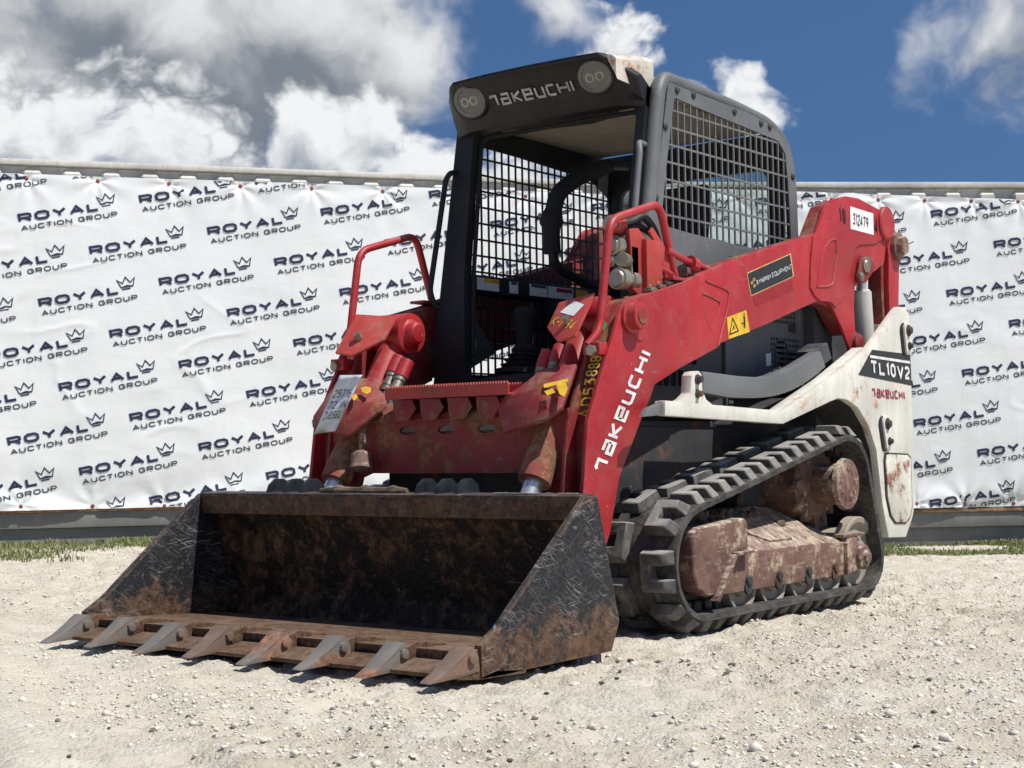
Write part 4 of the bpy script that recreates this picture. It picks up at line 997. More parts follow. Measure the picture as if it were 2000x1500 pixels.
# reach down to the bucket hinge behind the bucket
outl[0:1] = [(outl[0][0] + .02, .30), (outl[0][0] + .14, .22), (outl[1][0] + .03, .30)]
boom = onY(Ya, [(1236, 586), (1336, 552), (1418, 514), (1510, 484), (1595, 457), (1616, 402), (1640, 389), (1676, 390), (1718, 413), (1728, 440), (1722, 510), (1690, 540), (1666, 560), (1664, 640), (1655, 655), (1628, 600), (1600, 590), (1500, 630), (1402, 676), (1330, 716), (1282, 748), (1273, 774), (1257, 812), (1212, 930), (1196, 1030), (1170, 1030), (1168, 960), (1164, 850), (1181, 730), (1206, 650)])
for s in (1, -1):
    b = B(s); b.prism(outl, Ya - .016, Ya); AR = b.out('lift_arm', RED, LD, .003)
    b = B(s); b.prism(boom, Ya - .085, Ya - .0165); b.out('arm_box', REDW, AR, .003)
    fr_ = onY(Ya, [(1187, 1075), (1139, 967), (1149, 821), (1175, 730), (1200, 650), (1214, 600), (1236, 584), (1300, 563), (1330, 718), (1279, 751), (1255, 813), (1210, 933)])
    b = B(s); b.prism(fr_, Ya - .101, Ya - .0855); b.out('inner_arm_plate', REDW, AR, .003)
    # raised, welded reinforcing plates
    rp = onY(Ya, [(1586, 462), (1592, 452), (1614, 400), (1640, 388), (1676, 389), (1720, 413), (1730, 425), (1735, 440), (1734, 458), (1716, 470), (1708, 476), (1676, 478), (1668, 484), (1652, 552), (1648, 575), (1630, 600), (1620, 590), (1600, 588), (1589, 578), (1580, 560), (1582, 500)])
    b = B(s); b.prism(rp, Ya - .001, Ya + .008); b.out('rear_gusset', RED, AR, .003)
    wp = onY(Ya, [(1592, 560), (1600, 510), (1606, 486), (1618, 470), (1629, 467), (1630, 500), (1622, 556), (1612, 560)])
    b = B(s); b.tube([(x, Ya + .009, z) for x, z in wp + wp[:1]], .0045, 6, .015, 4); b.out('weld_bead', RED, AR)
    fp = onY(Ya, [(1378, 548), (1420, 566), (1424, 574), (1419, 610), (1406, 660), (1402, 676)])
    b = B(s); b.tube([(x, Ya + .001, z) for x, z in fp], .004, 6, .02, 4); b.out('front_weld_bead', RED, AR)
    fp = onY(Ya, [(1372, 574), (1376, 574), (1404, 588), (1406, 595)]); b = B(s); b.tube([(x, Ya + .001, z) for x, z in fp], .0035, 6, .006, 3); b.out('pressed_crease', REDW, AR)
    fp = onY(Ya, [(1406, 595), (1398, 640), (1388, 648), (1376, 608), (1371, 580)]); b = B(s); b.tube([(x, Ya - .001, z) for x, z in fp], .0028, 6, .02, 3); b.out('pressed_outline', RED, AR)
    # front pin of the tilt cylinder
    px_, pz_ = onY(Ya, [(1232, 618)])[0]
    b = B(s); b.lathe((px_, Ya - .002, pz_), (px_, Ya + .05, pz_), [(0, .044), (.25, .044), (.3, .036), (.95, .033), (1, .028)], 24); PN = b.out('tilt_pin', RED, AR, 0)
    b = B(s); b.lathe((px_, Ya + .049, pz_), (px_, Ya + .054, pz_), [(0, .020), (1, .020)], 20); b.out('pin_face', REDW, PN)
    bx_, bz_ = onY(Ya, [(1248, 650)])[0]; b = B(s); b.lathe((bx_, Ya - .001, bz_), (bx_, Ya + .005, bz_), [(0, .021), (1, .019)], 18); b.out('pin_keeper', RED, PN)
    # rear lobe pins
    qx, qz = onY(Ya, [(1730, 433)])[0]; b = B(s); b.lathe((qx + .02, Ya + .001, qz - .01), (qx + .02, Ya + .022, qz - .01), [(0, .056), (.7, .056), (1, .050)], 24); b.out('rear_boss', RED, AR)
    qx, qz = onY(Ya, [(1672, 672)])[0]; b = B(s); b.lathe((qx, Ya - .02, qz), (qx, Ya + .03, qz), [(0, .040), (.4, .040), (.45, .032), (.8, .032), (1, .018)], 18); b.out('lower_boss', REDW, AR)
    # rear link
    lk = onY(Ya, [(1733, 461), (1745, 458), (1757, 468), (1759, 485), (1757, 620), (1737, 640), (1733, 560)])
    b = B(s); b.prism(lk, Ya - .10, Ya - .03); b.prism([(p_[0] + .10, p_[1] - .03) for p_ in lk], Ya - .26, Ya - .22); LK = b.out('rear_link', REDW, LD, .006)
    b = B(s); l2 = onY(Ya, [(1733, 461), (1745, 458), (1757, 468), (1759, 485), (1757, 620), (1742, 640), (1738, 560), (1738, 500)]); b.prism(l2, Ya - .029, Ya - .005); b.out('link_plate', RED, LK, .004)
    qx, qz = onY(Ya, [(1752, 481)])[0]; b = B(s); b.lathe((qx, Ya - .06, qz), (qx, Ya + .045, qz), [(0, .035), (.5, .035), (.5, .048), (.72, .048), (.74, .032), (.98, .032), (1, .015)], 8); b.out('link_bolt', RUST, LK, .002)
    b = B(s); b.tube([(qx - .01, Ya + .03, qz), (qx - .08, Ya + .05, qz + .025)], .003, 5); b.out('grease_wire', HOSE, LK)
    # lift cylinder
    p0 = P(1690, 700, Ya - .05); p1 = P(1681, 566, Ya - .05); pt = P(1686, 530, Ya - .04)
    b = B(s); b.lathe(p0, p1, [(0, .034), (.97, .034), (.97, .030), (1, .028)], 24); LC = b.out('lift_cylinder', CYLW, LD)
    b = B(s); b.cyl(p1, pt, .016); b.out('cylinder_rod', CHROME, LC)
    br = onY(Ya, [(1674, 505), (1686, 500), (1698, 506), (1700, 524), (1694, 536), (1684, 552), (1672, 556), (1668, 540)]); b = B(s); b.prism(br, Ya + .009, Ya + .022); BRK = b.out('pin_bracket', REDW, AR, .003)
    for pp, r in (((1690, 517), .026), ((1680, 540), .015)):
        q_ = onY(Ya + .02, [pp])[0]; b = B(s); b.lathe((q_[0], Ya + .021, q_[1]), (q_[0], Ya + .036, q_[1]), [(0, r), (.6, r), (.6, r * .6), (.9, r * .5)], 16); b.out('bracket_bolt', FIT, BRK)
    # tilt cylinder from the arm's knee down to the bucket
    u0 = Vector((.50, .47, 1.13)); d1 = Vector((.863, .479, .545)); rod_end = d1 + (d1 - u0).normalized() * .22
    dirv = (d1 - u0).normalized()
    b = B(s); b.lathe(u0 + dirv * .03, u0 + dirv * .42, [(0, .036), (.1, .0405), (1, .0405)], 28); TC = b.out('tilt_cylinder', RED, LD)
    b = B(s); b.lathe(u0 + dirv * .42, d1, [(0, .041), (.55, .0415), (.57, .045), (1, .045)], 28); b.out('cylinder_gland', paint('dusty_red_steel', (.24, .05, .035), .75, .48, .5, .8, .3, rustcol=(.15, .075, .04), dustcol=(.27, .185, .115), seed=25.) if s > 0 else MATS['dusty_red_steel'], TC)
    b = B(s); b.cyl(d1 - dirv * .01, rod_end, .026); b.out('cylinder_rod', CHROME, TC)
    b = B(s); b.cyl((u0.x, .40, u0.z), (u0.x, .56, u0.z), .058, n=28); b.lathe((u0.x, .36, u0.z), (u0.x, .405, u0.z), [(0, .026), (.3, .032), (.8, .035), (1, .050)], 20); b.out('cylinder_eye', RED, TC, .003)
    for k, off_ in enumerate((0, .05)):
        h0 = u0 + dirv * (.12 + .02 * k) + Vector((.015, -.075 - off_, .0)); h1 = h0 + dirv * .075; h2 = h0 + dirv * .16; h3 = h0 + dirv * .28
        b = B(s); b.cyl(h0, h1, .022, n=14); b.out('hose_elbow', RED, TC)
        b = B(s); b.lathe(h1, h2, [(0, .019), (.2, .019), (.22, .016), (.5, .016), (.52, .019), (.7, .019), (.72, .017), (1, .017)], 14); b.out('hose_fitting', FIT, TC)
        b = B(s); b.cyl(h2, h3, .014, n=10); b.out('hose_end', HOSE, TC)
    # flat shield over the knee
    kb = [P(1105, 605, .50), P(1165, 600, .60), P(1170, 668, .60), P(1155, 690, .60), P(1110, 645, .46)]
    knee = [(.585, .40, 1.185), (.62, .585, 1.205), (.745, .585, 1.045), (.735, .50, 1.03), (.66, .40, 1.09)]
    b = B(s); A = [b._v(p_) for p_ in knee]; C_ = [b._v((p_[0] + .006, p_[1], p_[2] + .008)) for p_ in knee]
    b.bm.faces.new(A); b.bm.faces.new(C_[::-1])
    for i in range(5): b.bm.faces.new((A[i], C_[i], C_[(i + 1) % 5], A[(i + 1) % 5]))
    b.out('knee_shield', REDP, AR, .003)
    b = B(s); b.cyl((.69, .51, 1.105), (.705, .51, 1.125), .012, n=6); b.out('shield_bolt', FIT, AR)
    # wrap plate that hugs the cylinder's middle
    c0 = u0 + dirv * .34
    cov = [(.60, .600, .985), (.60, .40, .985), (.645, .335, .90), (.80, .28, .800), (.87, .36, .735), (.86, .600, .80)]
    cov2 = [(.735, .575, .955), (.735, .43, .945), (.745, .33, .880), (.805, .265, .835), (.895, .375, .722), (.905, .56, .760), (.86, .600, .80)]
    b = B(s); A = [b._v(p_) for p_ in cov2]; C_ = [b._v((p_[0] - .012, p_[1], p_[2] - .010)) for p_ in cov2]; n = len(cov2)
    cen = b._v((.835, .47, .868)); cen2 = b._v((.823, .47, .858))
    for i in range(n):
        j = (i + 1) % n; b.bm.faces.new((A[i], A[j], cen)); b.bm.faces.new((C_[j], C_[i], cen2)); b.bm.faces.new((A[i], C_[i], C_[j], A[j]))
    b.out('cylinder_shroud', REDW, AR, .002, 1, 50)

# cross member between the arms, with the toothed step
b = B(); arch = [(-.575, .50), (-.575, .80), (.575, .80), (.575, .50), (.50, .50), (.49, .545), (.45, .575), (-.36, .575), (-.42, .555), (-.47, .50)]
ov = []
for yc in (-.17, .02, .21): ov.append([(yc + .042 * math.cos(a), .735 + .017 * math.sin(a)) for a in np.linspace(0, 2 * math.pi, 14, endpoint=False)])
b.plate(arch, ov, lambda p_: (.775, p_[0], p_[1]), lambda p_: (.79, p_[0], p_[1])); CM = b.out('cross_member', REDW, LD)
b = B(); b.box(.60, .774, -.57, .57, .655, .73); b.out('cross_tube', REDW, CM, .01)
b = B(); b.prism([(.79, .80), (.805, .772), (.80, .765), (.66, .85), (.67, .862)], -.40, .40); b.out('cross_lip', REDW, CM, .004)
tooth = [(-.245, 0)]
for k in range(46): tooth += [(-.245 + k * .0128, .0), (-.2386 + k * .0128, .010)]
tooth += [(.345, 0), (.345, -.040), (-.245, -.040)]
b = B(); b.plate(tooth[1:], [], lambda p_: (.83, p_[0], .893 + p_[1]), lambda p_: (.822, p_[0], .893 + p_[1])); ST = b.out('step_tread', REDP, CM)
b = B(); b.box(.66, .8215, -.245, .345, .853, .861); b.out('step_plate', REDP, ST, .002)
b = B(); b.plate(tooth[1:], [], lambda p_: (.70, p_[0], .893 + p_[1]), lambda p_: (.692, p_[0], .893 + p_[1])); b.out('rear_step_tread', REDP, ST)
for k in range(5):
    y = -.215 + k * .135
    b = B(); b.plate([(y, .850), (y + .095, .850), (y + .118, .815), (y + .085, .772), (y + .025, .772), (y + .01, .80)], [], lambda p_: (.822 + (.85 - p_[1]) * .12, p_[0], p_[1]), lambda p_: (.814 + (.85 - p_[1]) * .12, p_[0], p_[1])); b.out('step_gusset', REDW, ST, .002)
b = B(); b.tube([(.82, -.36, .80), (.84, -.355, .70), (.85, -.35, .63)], .013, 8, .03); b.lathe((.848, -.352, .66), (.868, -.338, .585), [(0, .014), (.15, .028), (.9, .032), (1, .016)], 12); b.out('safety_lock_pin', RUST, CM)

# ---- red guard handles on the arms
for s in (1, -1):
    b = B(s); b.tube([(.70, .60, 1.02), (.662, .614, 1.06), (.64, .614, 1.10), (.572, .618, 1.475), (.232, .612, 1.575), (.13, .612, 1.30)], .0155, 14, .06, 6); HD = b.out('guard_handle', RED, LD)
    b = B(s); b.box(.06, .22, .58, .66, 1.285, 1.297); b.out('handle_foot', RED, HD, .004)
    b = B(s); b.box(.655, .705, .585, .655, .985, 1.03); b.out('handle_foot', RED, HD, .004)
    b = B(s); b.cyl((.72, .625, 1.0), (.66, .625, 1.005), .014, n=6); b.out('handle_bolt', FIT, HD)

# ---- hydraulic coupler block on the near arm
HB = B(1); HB.prism([(.33, 1.20), (.40, 1.24), (.42, 1.46), (.36, 1.47), (.30, 1.43), (.28, 1.24)], .585, .60); HB.prism([(.12, 1.28), (.19, 1.285), (.24, 1.40), (.30, 1.46), (.28, 1.48), (.20, 1.42), (.15, 1.33)], .60, .612)
HB.prism([(.24, 1.22), (.33, 1.22), (.33, 1.43), (.24, 1.43)], .61, .622)
HBO = HB.out('coupler_bracket', REDP, LD, .004)
b = B(); b.box(.325, .34, .54, .622, 1.21, 1.43); b.box(.235, .245, .54, .622, 1.22, 1.42); b.out('bracket_side', REDP, HBO, .003)
for (z, y, r) in ((1.275, .575, .026), (1.40, .555, .024), (1.345, .545, .016)):
    b = B(); b.lathe((.36, y, z), (.48, y, z), [(0, r), (.3, r), (.32, r * .85), (.55, r * .85), (.57, r * 1.1), (.9, r * 1.1), (.92, r * .9), (1, r * .8)], 18); b.out('coupler', FIT, HBO)
b = B(); b.box(.36, .41, .53, .60, 1.29, 1.40); b.cyl((.36, .56, 1.345), (.46, .59, 1.345), .02, n=14); b.out('valve_block', FIT, HBO, .004)
b = B(); b.cyl((.40, .545, 1.475), (.46, .545, 1.48), .026, n=14); b.out('red_cap', REDP, HBO, .004)
b = B(); b.cyl((.455, .545, 1.48), (.475, .545, 1.48), .02, n=14); b.out('cap_face', LINER, HBO, .002)
b = B(); b.tube([(.40, .54, 1.49), (.33, .545, 1.50), (.27, .56, 1.535), (.21, .57, 1.49), (.15, .58, 1.36), (.08, .59, 1.30)], .015, 10, .05); b.out('hose', HOSE, HBO)
b = B(); b.tube([(.36, .53, 1.46), (.28, .53, 1.50), (.18, .55, 1.47), (.06, .56, 1.34), (-.05, .58, 1.34)], .013, 10, .05); b.out('hose', HOSE, HBO)
b = B(); b.tube([(.20, .62, 1.40), (.05, .62, 1.37), (-.10, .62, 1.355)], .013, 10, .05); b.cyl((.035, .62, 1.366), (-.0, .62, 1.36), .022, n=10); b.out('steel_pipe', RED, HBO)
b = B(); b.tube([(.26, .60, 1.34), (.14, .61, 1.31)], .012, 8); b.out('short_pipe', RED, HBO)
for x in (.14, .20, .26, .32):
    zt_ = 1.287 - (x - .15) * .26; b = B(); b.box(x - .022, x + .022, .575, .64, zt_ - .01, zt_ + .006); b.cyl((x, .61, zt_), (x, .61, zt_ + .02), .011, n=6); b.out('clamp_bolt', FIT, HBO, .002)
b = B(); b.cyl((.06, .60, 1.335), (.03, .60, 1.335), .018, n=12); b.cyl((.03, .57, 1.33), (.03, .61, 1.33), .02, n=12); b.out('pipe_fitting', FIT, HBO)

# ---- cab
CB = B(); KX = .267 + .187 * 1.073
fx = lambda z: KX - .187 * z
def chamf(poly, r, n=4):
    o = []; m = len(poly)
    for i in range(m):
        a = Vector(poly[i - 1]); p_ = Vector(poly[i]); c = Vector(poly[(i + 1) % m]); f_ = min(r, (a - p_).length * .45, (c - p_).length * .45)
        q0 = p_ + (a - p_).normalized() * f_; q1 = p_ + (c - p_).normalized() * f_
        for k in range(n + 1): t = k / n; o.append(tuple(q0 * (1 - t) ** 2 + p_ * 2 * t * (1 - t) + q1 * t * t))
    return o
opening = chamf([(-.40, 2.0), (.43, 2.0), (.43, .975), (-.30, .945), (-.315, 1.03), (-.365, 1.38)], .05)
outer = [(-.492, 2.07), (.47, 2.07), (.47, .90), (-.46, .90), (-.485, 1.07)]
CB.plate(outer, [opening], lambda p_: (fx(p_[1]), p_[0], p_[1]), lambda p_: (fx(p_[1]) - .045, p_[0], p_[1]))
CF = CB.out('cab_front_frame', CABB, LD, 0)
b = B(); b.tube([(fx(.92) - .052, .486, .92), (fx(2.06) - .052, .486, 2.06), (-.02, .478, 2.118), (-.3, .475, 2.110)], .031, 18, .06, 6); b.out('front_pillar', GREY, CF)
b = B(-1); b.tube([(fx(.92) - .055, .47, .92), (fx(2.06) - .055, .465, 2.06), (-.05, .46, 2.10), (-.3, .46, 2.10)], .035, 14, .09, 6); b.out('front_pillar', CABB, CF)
# inner door seal edge
b = B(); b.tube([(fx(z) - .048, y, z) for y, z in [( .424, 1.0), (.424, 1.985), (-.39, 1.985), (-.355, 1.40), (-.31, 1.05)]], .010, 8, .05); b.out('door_seal', FOAM, CF)
# side panels with laser-cut screens
SP_outer_px = [(1306, 160), (1350, 178), (1440, 212), (1506, 238), (1528, 256), (1542, 284), (1551, 330), (1556, 400), (1559, 470)]
SP_outer = onY(.505, SP_outer_px)
xb = SP_outer[-1][0]
SPO = SP_outer + [(xb - .01, 1.25), (.20, 1.25), (onY(.505, [(1262, 540)])[0][0], 1.316)]
hole_px = [(1317, 190), (1372, 214), (1460, 250), (1520, 275), (1534, 300), (1540, 360), (1546, 478), (1530, 484), (1500, 488), (1462, 487), (1405, 468), (1380, 464), (1350, 456), (1308, 444), (1292, 430), (1300, 340)]
SH = onY(.505, hole_px)
def spans(poly, axis, c):
    xs = []
    n = len(poly)
    for i in range(n):
        a = poly[i]; d = poly[(i + 1) % n]
        if (a[axis] - c) * (d[axis] - c) < 0: t = (c - a[axis]) / (d[axis] - a[axis]); xs.append(a[1 - axis] + t * (d[1 - axis] - a[1 - axis]))
    xs.sort(); return list(zip(xs[::2], xs[1::2]))
for s in (1, -1):
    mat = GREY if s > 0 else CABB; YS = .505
    # lower opening: only seen on the far side through the door
    low = [(fx(.98) - .10, .98), (-.92, .98), (-.92, 1.32), (fx(1.32) - .085, 1.32)]
    out_far = [(fx(2.08) - .06, 2.08)] + SP_outer[1:] + [(xb - .01, .90), (fx(.90) - .05, .90)]
    up_far = [(fx(1.97) - .085, 1.97), (-.30, 1.96), (-.86, 1.93), (-1.0, 1.86), (-1.02, 1.45), (-.95, 1.41), (fx(1.41) - .085, 1.41)]
    b = B(s); mp = lambda y: (lambda p_: (p_[0], y, p_[1]))
    if s > 0: b.plate(SPO, [SH], mp(YS - .006), mp(YS)); holes_ = [SH]
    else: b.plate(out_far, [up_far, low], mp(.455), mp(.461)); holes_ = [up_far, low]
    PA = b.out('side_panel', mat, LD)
    yb = YS - .004 if s > 0 else .459
    dx, dz = .049, .0705
    for hl in holes_:
        xs = [p_[0] for p_ in hl]; zs = [p_[1] for p_ in hl]
        x = max(xs) - dx * .9
        while x > min(xs):
            for (a, c) in spans(hl, 0, x):
                b = B(s); b.box(x - .0036, x + .0036, yb - .006, yb + .0005, a - .004, c + .004); b.out('screen_bar', mat, PA)
            x -= dx
        z = max(zs) - dz * .75
        while z > min(zs):
            for (a, c) in spans(hl, 1, z):
                b = B(s); b.box(a - .004, c + .004, yb - .0058, yb + .0011, z - .004, z + .004); b.out('screen_bar', mat, PA)
            z -= dz
    if s > 0:
        for pp in ((1322, 176), (1354, 186), (1434, 218), (1486, 241), (1503, 248), (1299, 247), (1281, 386), (1548, 345), (1428, 505)):
            q_ = onY(YS, [pp])[0]; b = B(); b.lathe((q_[0], YS - .001, q_[1]), (q_[0], YS + .009, q_[1]), [(0, .011), (.5, .011), (1, .006)], 8); b.out('panel_bolt', CHAS, PA)
        b = B(); lo2 = [(.14, 1.22), (.10, 1.34), (-.10, 1.40), (-.10, 1.22)]
# roof
b = B(); b.prism([(.05, 2.135), (-.30, 2.128), (-.80, 2.115), (-.93, 2.085), (-.93, 2.055), (.02, 2.065)], -.44, .44); RF = b.out('roof', ROOFW, LD, .015)
for s in (1, -1):
    b = B(s); b.tube([(-.05, .480, 2.118), (-.55, .482, 2.100), (-.86, .482, 2.075), (-1.02, .48, 2.01), (-1.075, .48, 1.85), (-1.085, .485, 1.20)], .026, 16, .12, 8); b.out('roof_rail', GREY, RF)
b = B(); b.prism([(.0, 2.05), (-.90, 2.04), (-.92, 2.05), (.0, 2.062)], -.43, .43); b.out('headliner', LINER, RF)
b = B(); fl = [(.06, -.30), (.055, .30), (-.16, .18), (-.22, .0), (-.18, -.22), (-.04, -.36)]; b.plate(fl, [], lambda p_: (p_[0], p_[1], 2.035 - .035 * max(0, p_[0] + .1)), lambda p_: (p_[0], p_[1], 2.045)); b.out('insulation_flap', FOAM, RF, .004)
# visor: moulded cap with two lamps
vis = [(-.472, 0), (.47, 0)]
vprof = [(.262, 2.182), (.262, 2.166), (.246, 2.156), (.205, 2.098), (.150, 2.022), (.135, 1.998), (.08, 1.996), (.02, 2.06), (.02, 2.14), (.20, 2.190)]
b = B(); rgs = []
ysv = [-.485, -.455, -.425, -.40, -.37, -.2, 0., .2, .36, .385, .41, .44, .47]
for y in ysv:
    e = min(1, max(0, (abs(y) - .365) / .11)); k = 1 - (.62 * e ** 1.2 if y > 0 else .55 * e ** 1.6)
    ring = []
    for x, z in vprof:
        xx = .06 + (x - .06) * k; zz = z - (.085 if y > 0 else .03) * e ** 1.1 * (1 if z > 2.09 else .15) + .012 * (1 - (y / .48) ** 2) * (1 if z > 2.15 else 0)
        ring.append(b._v((xx, y, zz)))
    rgs.append(ring)
m_ = len(vprof)
for A, Bq in zip(rgs, rgs[1:]):
    for i in range(m_): b.bm.faces.new((A[i], A[(i + 1) % m_], Bq[(i + 1) % m_], Bq[i]))
b.bm.faces.new(rgs[0]); b.bm.faces.new(rgs[-1][::-1])
VS = b.out('visor', CABB, LD, .006, 2, 40)
b = B(); b.prism(onX(.24, [(1181, 104), (1195, 106), (1203, 112), (1204, 152), (1199, 140), (1190, 124)]), .24, .0, 'x', onX(.0, [(1235, 109), (1262, 112), (1277, 119), (1278, 186), (1250, 180), (1236, 140)])); b.out('roof_corner_cap', ROOFW, RF, .012)
for s, yl in ((1, .317), (-1, .317)):
    c = Vector((.2195, yl, 2.104)); nv_ = Vector((.86, .10, -.48)).normalized() if s > 0 else Vector((.90, -.05, -.42)).normalized()
    def disc(name, r0, d0, d1, mat, par, prof=None):
        b = B(s); b.lathe(c + nv_ * d0, c + nv_ * d1, prof or [(0, r0), (.8, r0), (1, r0 * .94)], 32)
        # slightly wider than tall
        for v_ in b.bm.verts: v_.co.y = c.y + (v_.co.y - c.y) * 1.16
        return b.out(name, mat, par)
    LP = disc('work_lamp', .059, -.05, -.004, CABB, VS)
    tn = (Vector((0, 1, 0)) - nv_ * nv_.y).normalized(); bn = nv_.cross(tn)
    b = B(s); b.tube([c + (tn * math.cos(a) * 1.14 + bn * math.sin(a)) * .0540 - nv_ * .002 for a in np.linspace(0, 2 * math.pi, 41)], .0045, 8, .004, 2); b.out('lamp_ring', RING, LP)
    disc('lamp_lens', .0495, -.0038, -.0012, LENS, LP)
    for q_ in (-.022, .022):
        cc = c + tn * q_; b = B(s); b.lathe(cc - nv_ * .0010, cc + nv_ * .0010, [(0, .016), (.6, .015), (1, .011)], 18); b.out('lamp_reflector', LENSI, LP)
        b = B(s); b.lathe(cc + nv_ * .0011, cc + nv_ * .0022, [(0, .009), (1, .006)], 12); b.out('lamp_bulb', LENS, LP)
# scraped maker's name on the visor
v, f, l, w = text2d('takeuchI'.replace('h', 'H').replace('I', 'I'), .20, 1.0, .22)
ya, yb_ = -.215, .205
letter_mesh('visor_lettering', v, f, l, lambda x, y, h: (.150 + (2.070 + .042 * y - 2.022) * .7237 + .0035 + h, ya + (yb_ - ya) * x / w, 2.070 + .042 * y), LETG, VS, .001)
# grab rails beside the door
for s in (1, -1):
    b = B(s); zt_ = 1.825
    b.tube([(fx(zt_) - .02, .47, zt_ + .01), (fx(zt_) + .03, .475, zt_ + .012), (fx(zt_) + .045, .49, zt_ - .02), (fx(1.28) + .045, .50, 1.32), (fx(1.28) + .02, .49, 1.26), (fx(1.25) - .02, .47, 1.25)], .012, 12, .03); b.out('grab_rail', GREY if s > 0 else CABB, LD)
# rear wall, glass
b = B(); b.plate([(-.47, 1.18), (-.47, 2.06), (.47, 2.06), (.47, 1.18)], [chamf([(-.40, 1.46), (-.40, 1.90), (.40, 1.90), (.40, 1.46)], .07)], lambda p_: (-1.04, p_[0], p_[1]), lambda p_: (-1.01, p_[0], p_[1])); RW = b.out('cab_rear_wall', CABB, LD)
b = B(); b.box(-1.028, -1.023, -.41, .41, 1.45, 1.91); b.out('rear_window', GLASS, RW)
b = B(); b.box(-1.0, .26, -.44, .44, .86, .90); b.out('cab_floor', CABB, LD, .005)
b = B(); b.box(-1.0, -.60, -.44, .44, .90, 1.12); b.out('seat_box', CABB, LD, .02)
# far side warning-label rail across the screen
b = B(-1); b.box(-.95, .16, .42, .449, 1.33, 1.405); WR = b.out('label_rail', CABB, LD, .004)
for (x0, x1, mt) in ((.06, -.09, PAPER), (-.165, -.225, PAPER), (-.31, -.44, PAPER), (-.45, -.64, PAPER), (-.66, -.76, YEL)):
    b = B(-1); b.box(x1, x0, .4175, .4195, 1.342, 1.394); LB = b.out('warning_label', mt, WR)
    if mt is PAPER and x0 > -.4:
        b = B(-1); b.box(x1 + (.0 if x0 > 0 else .01), x0 - (.045 if x0 > 0 else .01), .4160, .4172, 1.376 if x0 > 0 else 1.380, 1.393); b.out('label_heading', YEL if x0 > 0 else LETD, LB)
    if x0 == -.45: b = B(-1); b.box(x1 + .01, x0 - .06, .4160, .4172, 1.372, 1.390); b.out('label_heading', DKRED, LB)
# seat, lap bar, joystick, console
b = B(); b.prism([(-.62, 1.02), (-.66, 1.12), (-.74, 1.55), (-.78, 1.82), (-.84, 1.84), (-.88, 1.80), (-.82, 1.5), (-.78, 1.0)], -.20, .20); SE = b.out('seat_back', FOAM, LD, .03, 3)
b = B(); b.prism([(-.20, 1.05), (-.22, 1.12), (-.62, 1.14), (-.66, 1.02), (-.25, 1.0)], -.23, .23); b.out('seat_cushion', FOAM, SE, .03, 3)
b = B(); b.tube([(-.80, -.22, 1.96), (-.66, -.20, 1.945), (-.25, -.10, 1.826), (-.07, -.10, 1.72), (-.045, -.10, 1.50), (-.075, -.10, 1.42), (-.32, -.10, 1.36), (-.36, .10, 1.36)], .021, 12, .07, 6); LB_ = b.out('lap_bar', CABB, LD)
b = B(); b.tube([(-.60, -.19, 1.93), (-.25, -.10, 1.826), (-.075, -.10, 1.725), (-.05, -.10, 1.56)], .036, 12, .08, 6); b.tube([(-.062, -.10, 1.66), (-.045, -.10, 1.60), (-.052, -.10, 1.475)], .036, 14, .03, 4, taper=lambda t: 1.0 + .45 * math.sin(min(1, t * 1.4) * math.pi)); b.out('foam_pad', FOAM, LB_)
b = B(); b.lathe((.03, -.20, .97), (.02, -.20, 1.10), [(0, .085), (.15, .082), (.2, .062), (.3, .07), (.36, .05), (.46, .06), (.52, .042), (.62, .05), (.68, .034), (.8, .04), (1, .022)], 18); JS = b.out('joystick_boot', FOAM, LD)
b = B(); b.lathe((.022, -.20, 1.09), (.01, -.20, 1.25), [(0, .022), (.3, .026), (.7, .032), (.85, .038), (1, .026)], 14); b.out('joystick_grip', FOAM, JS, 0)
b = B(); b.box(-.20, .16, -.30, -.06, .90, .97); b.out('joystick_console', CABB, LD, .012)
b = B(); b.prism([(.215, .985), (.215, 1.20), (.16, 1.20), (.02, 1.07)], -.40, -.345); CP = b.out('kick_panel', GREYD, LD, .008)
b = B(); b.box(.165, .185, -.344, -.338, 1.075, 1.115); b.out('kick_switch', LINER, CP, .003)
b = B(); b.lathe((-.10, .30, .90), (-.10, .30, 1.16), [(0, .03), (1, .022)], 12); b.out('side_lever', FOAM, LD)
b = B(); b.box(.10, .27, -.33, .40, .905, .915); b.box(.20, .235, -.12, .10, .915, .93); b.out('foot_plate', CABB, LD, .003)

# ---- decals and writing
def basis(Y, o, r, u):
    """text cell on the plane Y: o origin, r end of the row, u top of the first letter (photo points on that plane)"""
    O = np.array(onY(Y, [o])[0]); Rr = np.array(onY(Y, [r])[0]) - O; Uu = np.array(onY(Y, [u])[0]) - O
    return lambda w: (lambda x, y, h: (O[0] + Rr[0] * x / w + Uu[0] * y, Y + h, O[1] + Rr[1] * x / w + Uu[1] * y))
def decal(name, Y, poly, mat, parent, t=.0014):
    b = B(); b.prism(onY(Y, poly), Y + .0004, Y + t); return b.out(name, mat, parent)
def words(name, txt, Y, o, r, u, mat, parent, th=.2, ws=1., gap=.3):
    v, f, l, w = text2d(txt, th, ws, gap); return letter_mesh(name, v, f, l, basis(Y, o, r, u)(w), mat, parent)
NEAR = [o for o in LD.children if o.name.startswith('lift_arm')][0]; NF = [o for o in LD.children if o.name.startswith('side_frame')][0]
words('arm_lettering', 'takeucHI', Ya, (1181, 924), (1272, 692), (1158, 916), LETW, NEAR, .23, 1.05, .26)
decal('dealer_decal_border', Ya, [(1458, 533), (1544, 495), (1550, 540), (1466, 579)], ORNG, NEAR)
decal('dealer_decal', Ya + .0012, [(1460, 534.5), (1542.5, 497.5), (1548.3, 539), (1467.5, 576)], DECK, NEAR)
